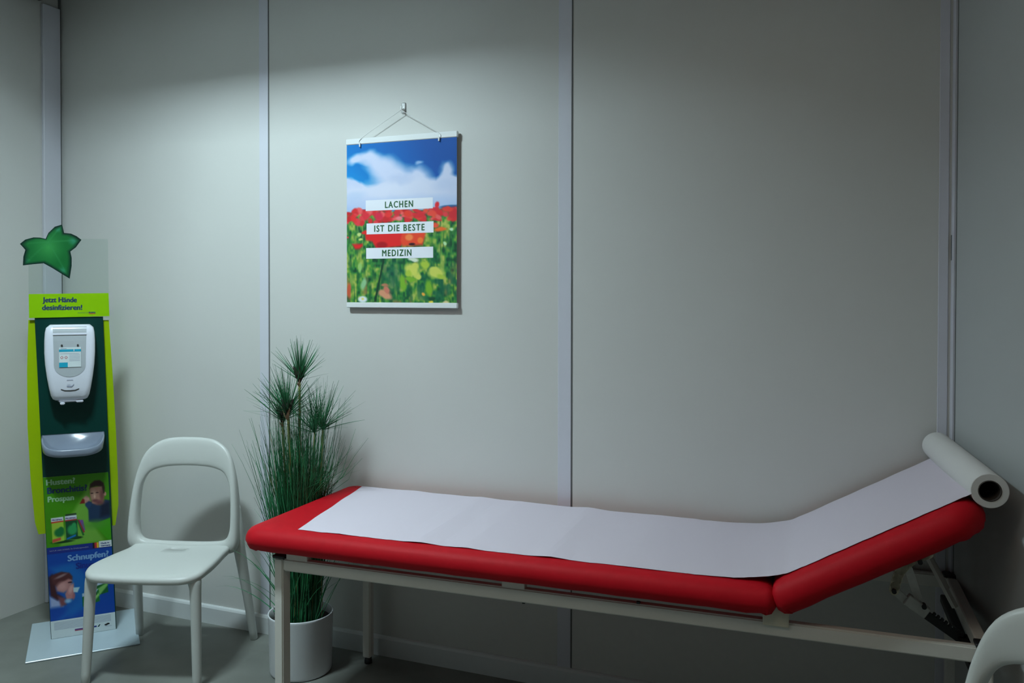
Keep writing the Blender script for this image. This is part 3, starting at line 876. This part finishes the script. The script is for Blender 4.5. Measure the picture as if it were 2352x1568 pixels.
for a in ((.36, .95, .05, .022, (215, 150, 115)), (.38, .92, .02, .02, (205, 120, 100)), (.36, .89, .03, .015, (180, 120, 90)), (.02, .92, .02, .05, (200, 90, 60)), (.16, .88, .03, .04, (140, 190, 140)), (.71, .945, .012, .01, (240, 170, 70)), (.77, .985, .02, .012, (235, 210, 70)), (.9, .99, .03, .008, (225, 205, 150)), (.62, .735, .04, .015, (215, 225, 205)), (.12, .77, .02, .03, (150, 195, 110))): popp(*a)
p.fill((18, 60, 40), p.poly([(.345, .715), (.36, .715), (.275, .99), (.255, .99)], .004))
p.fill((225, 232, 238), p.ell(.15, .975, .042, .020)); p.fill((230, 215, 120), p.ell(.15, .972, .013, .008))
ph = p.mesh('print', .001, .018, W_ - .001, H_ - .020, M['printm'], poster, y=.004, thick=.001)
IW, IH, IZ = W_ - .002, H_ - .038, H_ - .020
for (s0, s1, t0, t1), (txt, a, b) in zip(((.180, .792, .358, .424), (.188, .798, .502, .570), (.184, .795, .655, .722)), (('LACHEN', .362, .615), ('IST DIE BESTE', .262, .718), ('MEDIZIN', .335, .600))):
    fl = Flat()
    z1, z0 = IZ - t0 * IH, IZ - t1 * IH
    fl.rect(.001 + s0 * IW, z0, .001 + s1 * IW, z1, M['bannerink'], .0046)
    fl.text(txt, .001 + a * IW, (z0 + z1) / 2 - .0125, M['greenink'], .0050, width=(b - a) * IW, cap=.026, bold=.028, space=1.25)
    fl.build('text_banner', poster)
for x in (.068, .432):
    box('cord_clip', (x - .004, -.0115, H_ - .036), (x + .002, -.007, H_ - .018), M['railw'], poster, .001, 1)
hx_, hz_ = -1.686 - PXL, 2.232 - PZB
tube('cord', catmull([(.068, -.009, H_ - .024), (.078, -.009, H_ + .002), (hx_ - .012, -.010, hz_ - .008), (hx_, -.011, hz_ - .002), (hx_ + .012, -.010, hz_ - .008), (.425, -.009, H_ + .002), (.434, -.009, H_ - .024)], 4), .0011, M['cord'], poster, 6)
bm = bmesh.new()
add_box(bm, (-.010, -.004, -.022), (.010, 0, .022), .003, 2)
add_tube(bm, catmull([(0, -.003, -.004), (0, -.012, -.008), (0, -.019, -.012), (0, -.022, -.004), (0, -.020, .004)], 3), .0035, 8)
o = obj('adhesive_hook', bm, M['hook'], None, True)
o.location = (-1.686, 0, 2.243)
tag(o, 'small translucent white adhesive hook on the wall above the poster', 'hook')

# ------------------------------------------------------------------ disinfection display stand
stand = thing('display_stand', 'green and blue hand disinfection display stand with a leaf on top, in the left corner', 'display stand', (-3.095, -.32, 0), math.radians(48.6))
LEAN = .039
def ln(x, z): return (x - LEAN * z, z)
def prism(name, pts, y0, y1, mats, parent, bev=0.0, warp=ln):
    pts = [warp(*q) for q in pts]
    bm = bmesh.new()
    lo = [bm.verts.new((x, y0, z)) for x, z in pts]; hi = [bm.verts.new((x, y1, z)) for x, z in pts]
    fa = bm.faces.new(lo); fb = bm.faces.new(hi[::-1]); n = len(pts)
    for i in range(n): bm.faces.new((lo[i], hi[i], hi[(i + 1) % n], lo[(i + 1) % n]))
    bmesh.ops.recalc_face_normals(bm, faces=bm.faces[:])
    if bev: bmesh.ops.bevel(bm, geom=list(fa.edges), offset=bev, segments=2, affect='EDGES')
    return obj(name, bm, mats, parent)
box('base_plate', (-.212, -.22, 0), (.212, .225, .007), M['plate'], stand, .002, 1)
prism('back_board', [(-.128, .007), (.127, .007), (.134, 1.39), (-.127, 1.39)], -.006, .006, M['dkgreen'], stand)
wing = [(-.205, 1.378), (-.211, 1.166), (-.211, .925), (-.201, .702), (-.186, .515), (-.173, .461), (.124, .464), (.137, .553), (.136, .670), (.128, .902), (.116, 1.153), (.103, 1.374)]
idn = lambda x, z: (x, z)
prism('side_wings', wing, .008, .012, M['wing'], stand, warp=idn)
prism('clear_sheet', [(-.204, 1.385), (.104, 1.385), (.101, 1.731), (-.203, 1.725)], .013, .016, M['acrylic'], stand, warp=idn)
# header sign
hd = Flat()
hd.poly([(-.201, 1.387), (.105, 1.392), (.102, 1.493), (-.202, 1.488)], M['lime'], .0)
for a, b in (((-.201, 1.387), (.105, 1.392)), ((.105, 1.392), (.102, 1.493)), ((.102, 1.493), (-.202, 1.488)), ((-.202, 1.488), (-.201, 1.387))): pass
hdo = prism('header_sign', [(-.201, 1.387), (.105, 1.392), (.102, 1.493), (-.202, 1.488)], -.011, -.007, M['lime'], stand, warp=idn)
hl = Flat()
hl.text('Jetzt Hände', -.150, 1.4535, M['navyink'], .0114, width=.128, cap=.0215, bold=.045)
hl.text('desinfizieren!', -.152, 1.4205, M['navyink'], .0114, width=.150, cap=.0215, bold=.045)
hl.text('Gemeinsam mit', -.018, 1.4055, M['navyink'], .0114, width=.040, cap=.0045)
hl.text('PROSPAN', .024, 1.4060, M['navyink'], .0116, width=.026, cap=.0055, bold=.045)
hl.rect(.024, 1.4020, .050, 1.4048, M['redink'], .0114)
hl.build('lettering', hdo)
# leaf
LP = [(385, 95), (397, 147), (440, 150), (475, 165), (505, 187), (470, 235), (435, 262), (443, 300), (443, 350), (430, 432), (385, 405), (320, 365), (270, 338), (205, 345), (145, 353), (148, 300), (160, 258), (145, 240), (128, 222), (160, 195), (210, 180), (250, 180), (283, 187), (300, 150), (340, 110)]
LC = (.5 * (298 + 330), 240)
def lm_(q): return (-.077 + (q[0] / 2.703 - 142) * .00166, 1.788 - (q[1] / 2.703 + 480 - 515) * .00187)
dens = []
for a, b in zip(LP, LP[1:] + LP[:1]):
    for k in range(4): dens.append((a[0] + (b[0] - a[0]) * k / 4, a[1] + (b[1] - a[1]) * k / 4))
tips = [(385, 95), (505, 187), (430, 432), (145, 353), (128, 222)]
hub = (300, 205)
def leafcol(x, y, s):
    base_ = np.array((28, 135, 62.))
    d = math.hypot(x - 300, y - 240)
    c = base_ + (np.array((105, 190, 95.)) - base_) * max(0, 1 - d / 110) ** 1.2
    for tx, ty in tips:   # veins
        L2 = math.hypot(tx - hub[0], ty - hub[1]); ux, uy = (tx - hub[0]) / L2, (ty - hub[1]) / L2
        al = (x - hub[0]) * ux + (y - hub[1]) * uy; pe = abs(-(x - hub[0]) * uy + (y - hub[1]) * ux)
        if 0 < al < L2 * .8 and pe < 7: c += (np.array((95, 175, 100.)) - c) * (1 - pe / 7) * .6
    for (hx0, hy0, rr) in ((455, 195, 35), (165, 325, 22), (385, 385, 30), (360, 125, 22)):
        dd = math.hypot(x - hx0, y - hy0)
        if dd < rr: c += (np.array((120, 190, 165.)) - c) * (1 - dd / rr) * .8
    if s > .93: c = np.array((0, 52, 42.))
    elif s > .80: c += (np.array((5, 80, 50.)) - c) * (s - .80) / .13
    return c
v, f, cols = [], [], []
RG = [0.0] + [i / 14 for i in range(1, 13)] + [.93, .94, 1.0]
for s in RG:
    for q in dens:
        x, y = LC[0] + (q[0] - LC[0]) * s, LC[1] + (q[1] - LC[1]) * s
        X, Z = lm_((x, y)); v.append((X, 0.009, Z)); cols.append(leafcol(x, y, s))
n = len(dens)
for i in range(len(RG) - 1):
    for k in range(n): f.append((i * n + k, i * n + (k + 1) % n, (i + 1) * n + (k + 1) % n, (i + 1) * n + k))
b_ = len(v)
for q in dens:
    X, Z = lm_(q); v.append((X, .0125, Z)); cols.append(np.array((0, 52, 42.)))
for k in range(n): f.append(((len(RG) - 1) * n + k, (len(RG) - 1) * n + (k + 1) % n, b_ + (k + 1) % n, b_ + k))
f.append(tuple(range(b_, b_ + n)))
o = pyobj('leaf_emblem', v, f, M['print'], stand)
a = o.data.color_attributes.new('print', 'FLOAT_COLOR', 'POINT')
cc = np.concatenate([srgb2lin(np.array(cols) * np.array((.50, .76, .74))), np.ones((len(cols), 1))], 1); a.data.foreach_set('color', cc.astype(np.float32).ravel())
bm = bmesh.new(); bm.from_mesh(o.data); bmesh.ops.remove_doubles(bm, verts=bm.verts[:n], dist=1e-5); bmesh.ops.recalc_face_normals(bm, faces=bm.faces[:]); bm.to_mesh(o.data); bm.free()

# printed posters on the board: frame coordinates s,t over the green sheet and the blue sheet
PXA, PXB = -.126, .124
def sheet_warp(x, z): return ln(x, z)
# green sheet z .379-.706 (with the navy strip), blue sheet z .083-.375, white text area down to .010
gp = Paint(130, 165, 8)
def G(x, y): return ((x - 128) / 1090., 0)   # not used
gp.fill((62, 135, 12))
gp.fill((120, 175, 75), gp.poly([(.70, .13), (.45, .50), (.33, .62), (.20, 1.0), (.9, 1.0), (.72, .72), (.70, .4)], .03) * .75)
gp.fill((60, 150, 20), gp.poly([(.70, .70), (1, .62), (1, 1.0), (.93, .96)], .01))
# packs
gp.fill((20, 60, 25), gp.ell(.24, .935, .17, .02)); gp.fill((20, 60, 25), gp.ell(.45, .90, .10, .02))
gp.fill((150, 190, 60), gp.poly([(.09, .60), (.27, .60), (.27, .92), (.09, .94)]))
gp.fill((205, 215, 225), gp.poly([(.085, .585), (.27, .58), (.27, .635), (.085, .64)])); gp.fill((190, 40, 40), gp.poly([(.085, .64), (.27, .635), (.27, .65), (.085, .66)]))
gp.fill((20, 110, 55), gp.ell(.20, .80, .075, .06)); gp.fill((20, 110, 55), gp.ell(.23, .76, .04, .04)); gp.fill((190, 80, 60), gp.poly([(.09, .89), (.22, .87), (.22, .91), (.09, .935)]))
gp.fill((20, 75, 45), gp.poly([(.30, .60), (.48, .60), (.48, .90), (.30, .92)]))
gp.fill((200, 210, 222), gp.poly([(.295, .575), (.475, .57), (.475, .63), (.295, .635)])); gp.fill((40, 60, 45), gp.poly([(.305, .55), (.47, .545), (.475, .57), (.30, .575)])); gp.fill((185, 35, 45), gp.poly([(.295, .635), (.475, .63), (.475, .645), (.295, .65)]))
gp.fill((45, 150, 85), gp.ell(.40, .78, .075, .07)); gp.fill((45, 150, 85), gp.ell(.43, .72, .035, .04)); gp.fill((20, 110, 190), gp.poly([(.31, .89), (.45, .85), (.45, .875), (.31, .915)]))
gp.fill((110, 75, 150), gp.poly([(.49, .645), (.57, .655), (.60, .80), (.555, .83)])); gp.fill((150, 35, 55), gp.poly([(.49, .645), (.51, .645), (.59, .83), (.56, .84)])); gp.fill((25, 100, 45), gp.poly([(.475, .65), (.49, .645), (.58, .87), (.555, .88)]))
# man coughing into his fist
gp.fill((28, 52, 84), gp.poly([(.62, .44), (.70, .40), (.86, .47), (.93, .39), (1.0, .41), (1.0, .66), (.78, .72), (.66, .69), (.66, .52)], .012))
gp.fill((16, 28, 52), gp.poly([(.86, .45), (1.0, .43), (1.0, .62), (.84, .64)], .03))
gp.fill((75, 145, 50), gp.ell(.76, .74, .16, .06, 0, .6) * .8)
gp.fill((175, 130, 115), gp.poly([(.70, .20), (.90, .19), (.92, .34), (.89, .42), (.80, .455), (.725, .43), (.695, .31)], .012))
gp.fill((205, 165, 148), gp.ell(.755, .29, .04, .055, 0, .6)); gp.fill((120, 75, 72), gp.ell(.885, .33, .035, .09, 0, .5)); gp.fill((115, 68, 72), gp.ell(.775, .395, .05, .02, 0, .6)); gp.fill((110, 65, 70), gp.ell(.84, .43, .07, .035, 0, .6))
gp.fill((70, 45, 45), gp.ell(.730, .285, .022, .008)); gp.fill((70, 45, 45), gp.ell(.812, .282, .024, .008)); gp.fill((225, 190, 170), gp.ell(.770, .33, .012, .03, 0, .5))
gp.fill((185, 140, 122), gp.ell(.935, .31, .018, .03)); gp.fill((52, 32, 30), gp.poly([(.695, .22), (.71, .15), (.78, .105), (.86, .105), (.92, .15), (.935, .22), (.925, .30), (.905, .30), (.89, .20), (.80, .185), (.72, .20)], .012))
gp.fill((185, 140, 128), gp.poly([(.59, .34), (.64, .31), (.69, .345), (.70, .40), (.66, .43), (.61, .42)], .012)); gp.fill((130, 35, 30), gp.poly([(.53, .42), (.58, .35), (.61, .36), (.61, .42)], .006))
gp.fill((34, 62, 100), gp.poly([(.62, .42), (.68, .39), (.72, .43), (.68, .50), (.62, .46)], .01))
for k in range(4): gp.fill((215, 175, 160), gp.ell(.615 + k * .018, .345 + k * .006, .008, .022, .3, .5) * .8)
SH = dict()
gz0, gz1 = .402, .706
gs = gp.mesh('green_poster', PXA, gz0, PXB, gz1, M['print'], stand, y=.0085, warp=ln, thick=.0015)
gt = Flat(ln)
wd = PXB - PXA; hh = gz1 - gz0
def gx(s): return PXA + s * wd
gt.text('Husten?', gx(.045), gz1 - .115 * hh, M['paleink'], .0089, width=.43 * wd, cap=.024, bold=.045)
gt.text('Bronchitis?', gx(.055), gz1 - .235 * hh, M['navyink'], .0089, width=.60 * wd, cap=.026, bold=.045)
gt.text('Prospan', gx(.055), gz1 - .355 * hh, M['paleink'], .0089, width=.39 * wd, cap=.024, bold=.045)
gt.build('lettering', gs)
gt = Flat(ln)
gt.text('PROSPAN', gx(.10), gz1 - .625 * hh, M['purpleink'], .0089, width=.15 * wd, cap=.0065, bold=.045)
gt.text('PROSPAN', gx(.305), gz1 - .620 * hh, M['purpleink'], .0089, width=.15 * wd, cap=.0065, bold=.045)
gt.build('pack_lettering', gs)
# navy strip
ns = Flat(ln)
ns.rect(PXA, .374, PXB, gz0, M['dkblueink'], .0087)
ns.rect(gx(.70), .378, gx(.73), gz0, M['blackink'], .0089); ns.rect(gx(.73), .378, gx(.765), gz0, M['redink'], .0089); ns.rect(gx(.765), .378, gx(.795), gz0, M['goldink'], .0089)
ns.rect(gx(.80), .378, PXB, gz0 + .004, M['whiteink'], .0091)
ns.text('Made in', gx(.83), .3925, M['dkblueink'], .0094, width=.13 * wd, cap=.0065, bold=.045)
ns.text('Germany', gx(.83), .3820, M['dkblueink'], .0094, width=.15 * wd, cap=.0065, bold=.045)
ns.text('NATUR UND STÄRKE. Ihr Erkältungsmedizin.', gx(.04), .3845, M['greyink'], .0091, width=.60 * wd, cap=.0055)
ns.build('slogan_strip', stand)
# blue sheet
bp_ = Paint(120, 150, 9)
bp_.fill((12, 66, 158))
bp_.fill((24, 105, 180), bp_.poly([(.03, .20), (.38, .18), (.62, .50), (.75, .75), (.12, 1.0), (.45, .75), (.1, .3)], .05) * .8)
bp_.fill((18, 95, 170), bp_.poly([(.20, .20), (.45, .20), (.62, .45), (.62, .85), (.30, 1.0), (.2, .7)], .05) * .7)
# woman blowing her nose
bp_.fill((150, 165, 205), bp_.poly([(0, .62), (.08, .66), (.18, .72), (.2, .80), (0, .80)], .03)); bp_.fill((65, 32, 38), bp_.poly([(0, .34), (.06, .30), (.12, .34), (.10, .48), (.12, .60), (.20, .66), (.12, .70), (.02, .62)], .02))
bp_.fill((170, 120, 118), bp_.poly([(.10, .36), (.20, .32), (.34, .38), (.36, .45), (.32, .55), (.22, .60), (.12, .56)], .02))
bp_.fill((82, 42, 45), bp_.poly([(.04, .34), (.10, .30), (.20, .28), (.32, .31), (.365, .37), (.36, .42), (.30, .40), (.20, .44), (.12, .50), (.06, .44)], .015))
bp_.fill((150, 130, 135), bp_.ell(.19, .345, .09, .018, -.3, .5) * .8); bp_.fill((60, 30, 40), bp_.ell(.325, .455, .035, .012))
bp_.fill((195, 145, 142), bp_.ell(.20, .50, .07, .06, 0, .6)); bp_.fill((175, 120, 120), bp_.poly([(.24, .62), (.30, .52), (.38, .47), (.38, .60), (.36, .70), (.26, .72)], .012))
bp_.fill((200, 155, 150), bp_.ell(.33, .56, .03, .06, .4, .5)); bp_.fill((120, 70, 75), bp_.poly([(.13, .64), (.24, .68), (.25, .78), (.17, .80)], .02))
bp_.fill((175, 205, 215), bp_.poly([(.37, .54), (.47, .545), (.43, .62), (.37, .61)], .008)); bp_.fill((130, 175, 210), bp_.ell(.28, .73, .05, .03, 0, .5)); bp_.fill((160, 100, 105), bp_.ell(.37, .67, .02, .05, .2, .5))
# green packs
bp_.fill((20, 90, 40), bp_.poly([(.60, .55), (.90, .50), (.91, .68), (.62, .73)], .006)); bp_.fill((175, 190, 215), bp_.poly([(.60, .55), (.90, .49), (.88, .535), (.60, .59)], .006)); bp_.fill((120, 180, 95), bp_.poly([(.70, .63), (.90, .53), (.91, .57), (.78, .70)], .012))
bp_.fill((25, 105, 45), bp_.poly([(.50, .65), (.76, .62), (.77, .80), (.50, .85)], .006)); bp_.fill((165, 185, 215), bp_.poly([(.50, .65), (.75, .61), (.72, .66), (.50, .70)], .006)); bp_.fill((130, 185, 100), bp_.poly([(.58, .78), (.76, .67), (.77, .71), (.66, .81)], .012)); bp_.fill((10, 55, 30), bp_.poly([(.56, .76), (.72, .66), (.73, .69), (.60, .80)], .006))
bz0, bz1 = .084, .374
bs = bp_.mesh('blue_poster', PXA, bz0, PXB, bz1, M['print'], stand, y=.0085, warp=ln, thick=.0015)
bt = Flat(ln); bh = bz1 - bz0
bt.text('Schnupfen?', gx(.31), bz1 - .135 * bh, M['blueink'], .0089, width=.63 * wd, cap=.026, bold=.045)
bt.text('Sinupret', gx(.43), bz1 - .265 * bh, M['dkblueink'], .0089, width=.44 * wd, cap=.026, bold=.045)
bt.build('lettering', bs)
ft = Flat(ln)
ft.rect(PXA, .008, PXB, bz0, M['whiteink'], .0087)
for i in range(7):
    z_ = .074 - i * .0050
    ft.rect(gx(.05), z_, gx(.93 if i != 6 else .55), z_ + .0016, M['greyink'], .0089)
ft.rect(gx(.36), .030, gx(.50), .036, M['purpleink'], .0089); ft.rect(gx(.36), .027, gx(.50), .0295, M['redink'], .0089)
ft.rect(gx(.58), .030, gx(.70), .0365, M['dkblueink'], .0089); ft.poly([(gx(.71), .030), (gx(.74), .030), (gx(.76), .040), (gx(.745), .040)], M['dkgreen'], .0089)
for a in ((.85, .034, .04), (.88, .037, .04)): ft.poly([(gx(a[0]) + .007 * math.cos(k * PI / 4), a[1] + .004 * math.sin(k * PI / 4)) for k in range(8)], M['blackink'], .0089 + a[0] * .0001)
ft.rect(gx(.83), .026, gx(.94), .0275, M['greyink'], .0089)
ft.build('small_print_panel', stand)
# dispenser
disp = bpy.data.objects.new('dispenser', None); C.objects.link(disp); disp.parent = stand; disp.location = (-.048, -.007, 1.19)
def rrect(w_, d_, r, k=5):
    pts = [(-w_, 0)]
    for cx, cy, a0 in ((-w_ + r, -d_ + r, PI), (w_ - r, -d_ + r, 1.5 * PI)):
        for i in range(k + 1):
            a = a0 + .5 * PI * i / k; pts.append((cx + r * math.cos(a), cy + r * math.sin(a)))
    pts.append((w_, 0)); return pts
zs = [-.152, -.146, -.13, -.10, -.05, 0, .05, .10, .135, .155, .166, .168]
ws = [.058, .066, .073, .079, .087, .093, .096, .096, .094, .090, .078, .074]
ds = [.060, .070, .078, .082, .083, .080, .076, .070, .064, .058, .050, .046]
v, f = [], []; K = None
for z, w_, d_ in zip(zs, ws, ds):
    q = rrect(w_, d_, .022); K = len(q); v += [(x + (-.001 if False else 0) , y, z) for x, y in q]
for i in range(len(zs) - 1):
    for k in range(K): f.append((i * K + k, i * K + (k + 1) % K, (i + 1) * K + (k + 1) % K, (i + 1) * K + k))
f.append(tuple(range(K))[::-1]); f.append(tuple(range((len(zs) - 1) * K, len(zs) * K)))
o = pyobj('housing', v, f, M['disp'], disp, True)
bm = bmesh.new(); bm.from_mesh(o.data); bmesh.ops.recalc_face_normals(bm, faces=bm.faces[:]); bm.to_mesh(o.data); bm.free()
try: o.data.set_sharp_from_angle(angle=math.radians(50))
except Exception: pass
# grey window with a U shaped lower end, curved with the front
def depth_at(z): return float(np.interp(z, zs, ds))
def bowed(name, pts, off, m, parent, thick=.003):
    bm = bmesh.new()
    ve = [bm.verts.new((x, 0, z)) for x, z in pts]; fa = bm.faces.new(ve)
    for c_ in [k * .02 for k in range(-8, 9)]:
        bmesh.ops.bisect_plane(bm, geom=bm.verts[:] + bm.edges[:] + bm.faces[:], plane_co=(0, 0, c_), plane_no=(0, 0, 1))
    for vv in bm.verts: vv.co.y = -(depth_at(vv.co.z) + off)
    r = bmesh.ops.extrude_face_region(bm, geom=bm.faces[:])
    bmesh.ops.translate(bm, vec=(0, thick, 0), verts=[g_ for g_ in r['geom'] if isinstance(g_, bmesh.types.BMVert)])
    bmesh.ops.recalc_face_normals(bm, faces=bm.faces[:])
    return obj(name, bm, m, parent)
win = [(-.064, .160), (-.062, .10), (-.060, .03)] + [(-.060 * math.cos(a), .0 - .052 * math.sin(a)) for a in [i * PI / 14 for i in range(15)]] + [(.060, .03), (.062, .10), (.064, .160)]
wo = bowed('viewing_window', win[::-1], .0012, M['window'], disp)
lab = Flat()
lab.rect(-.040, -.010, .042, .074, M['whiteink'], .0)
lab.rect(-.040, .055, .042, .065, M['tealink'], .0004); lab.rect(-.040, -.010, -.008, .010, M['tealink'], .0004)
lab.rect(.014, .057, .017, .065, M['whiteink'], .0006)
lab.rect(-.034, .0675, -.012, .0695, M['greyink'], .0006)
for i in range(5): lab.rect(-.002, .016 + i * .006, .038, .0175 + i * .006, M['greyink'], .0004)
lab.rect(-.036, .046, .034, .0475, M['greyink'], .0004)
for x in (-.030, -.014):
    lab.poly([(x, .024), (x + .006, .031), (x, .038), (x - .006, .031)], M['redink'], .0004); lab.poly([(x, .0265), (x + .004, .031), (x, .0355), (x - .004, .031)], M['whiteink'], .0006)
lo_ = lab.build('label', disp); lo_.location = (0, -.0835, 0); lo_.rotation_euler = (math.radians(-3.5), 0, 0)
hi_ = bowed('window_ridge', [(-.063, .126), (.063, .126), (.063, .134), (-.063, .134)], .0050, M['disp'], disp)
for x, z in ((-.030, .082), (.030, .082)):
    bm = bmesh.new(); add_tube(bm, [(x, -.074, z), (x, -.0785, z)], .004, 10); obj('window_screw', bm, M['slot'], disp)
sl_ = [(-.034, -.106)] + [(x, -.110 - .0035 * math.cos(x / .034 * PI / 2)) for x in (-.02, 0, .02)] + [(.034, -.106), (.034, -.101)] + [(x, -.1045 - .0035 * math.cos(x / .034 * PI / 2)) for x in (.02, 0, -.02)] + [(-.034, -.101)]
bowed('front_slot', sl_, .0008, M['slot'], disp)
em = Flat(); em.rect(-.012, -.0655, .012, -.0635, M['greyink'], 0)
em.poly([(-.012, -.088), (.006, -.090), (.016, -.080), (.014, -.086), (.006, -.094), (-.012, -.092)], M['greyink'], 0); em.rect(-.010, -.084, .002, -.083, M['greyink'], 0)
eo = em.build('hand_symbol', disp); eo.location = (0, -.0845, 0)
bm = bmesh.new()
add_box(bm, (-.046, -.068, -.160), (.048, -.02, -.148), .005, 2); add_box(bm, (-.038, -.072, -.170), (-.020, -.055, -.158), .003, 2); add_box(bm, (.022, -.070, -.163), (.050, -.05, -.153), .003, 2)
obj('outlet', bm, M['disp'], disp)
# drip tray
v, f = [], []; NS = 25
rims = []
def dsh(w_, d_, zb, zf, y0=-.007):
    r = []
    for i in range(NS):
        a = PI * i / (NS - 1)
        cx = -math.cos(a); sy = math.sin(a)
        x = w_ * math.copysign(abs(cx) ** .55, cx); y = y0 - d_ * abs(sy) ** .55
        r.append((x, y, zb + (zf - zb) * (-(y - y0) / d_) ** 1.5 if d_ else zb))
    return r
rims = [dsh(.117, .118, .838, .806), dsh(.120, .121, .870, .816), dsh(.121, .122, .884, .832), dsh(.118, .119, .887, .836), dsh(.113, .114, .884, .833), dsh(.085, .085, .842, .818, -.012), dsh(.048, .055, .826, .812, -.026)]
rims = [dsh(.090, .085, .812, .798)] + rims
for r in rims: v += [(x - .0 , y, z) for x, y, z in r]
for i in range(len(rims) - 1):
    for k in range(NS): f.append((i * NS + k, i * NS + (k + 1) % NS, (i + 1) * NS + (k + 1) % NS, (i + 1) * NS + k))
f.append(tuple(range((len(rims) - 1) * NS, len(rims) * NS))); f.append(tuple(range(NS))[::-1])
o = pyobj('drip_tray', v, f, M['tray'], stand, True); o.location = (-.0375, -.0005, 0)
bm = bmesh.new(); bm.from_mesh(o.data); bmesh.ops.recalc_face_normals(bm, faces=bm.faces[:]); bm.to_mesh(o.data); bm.free()
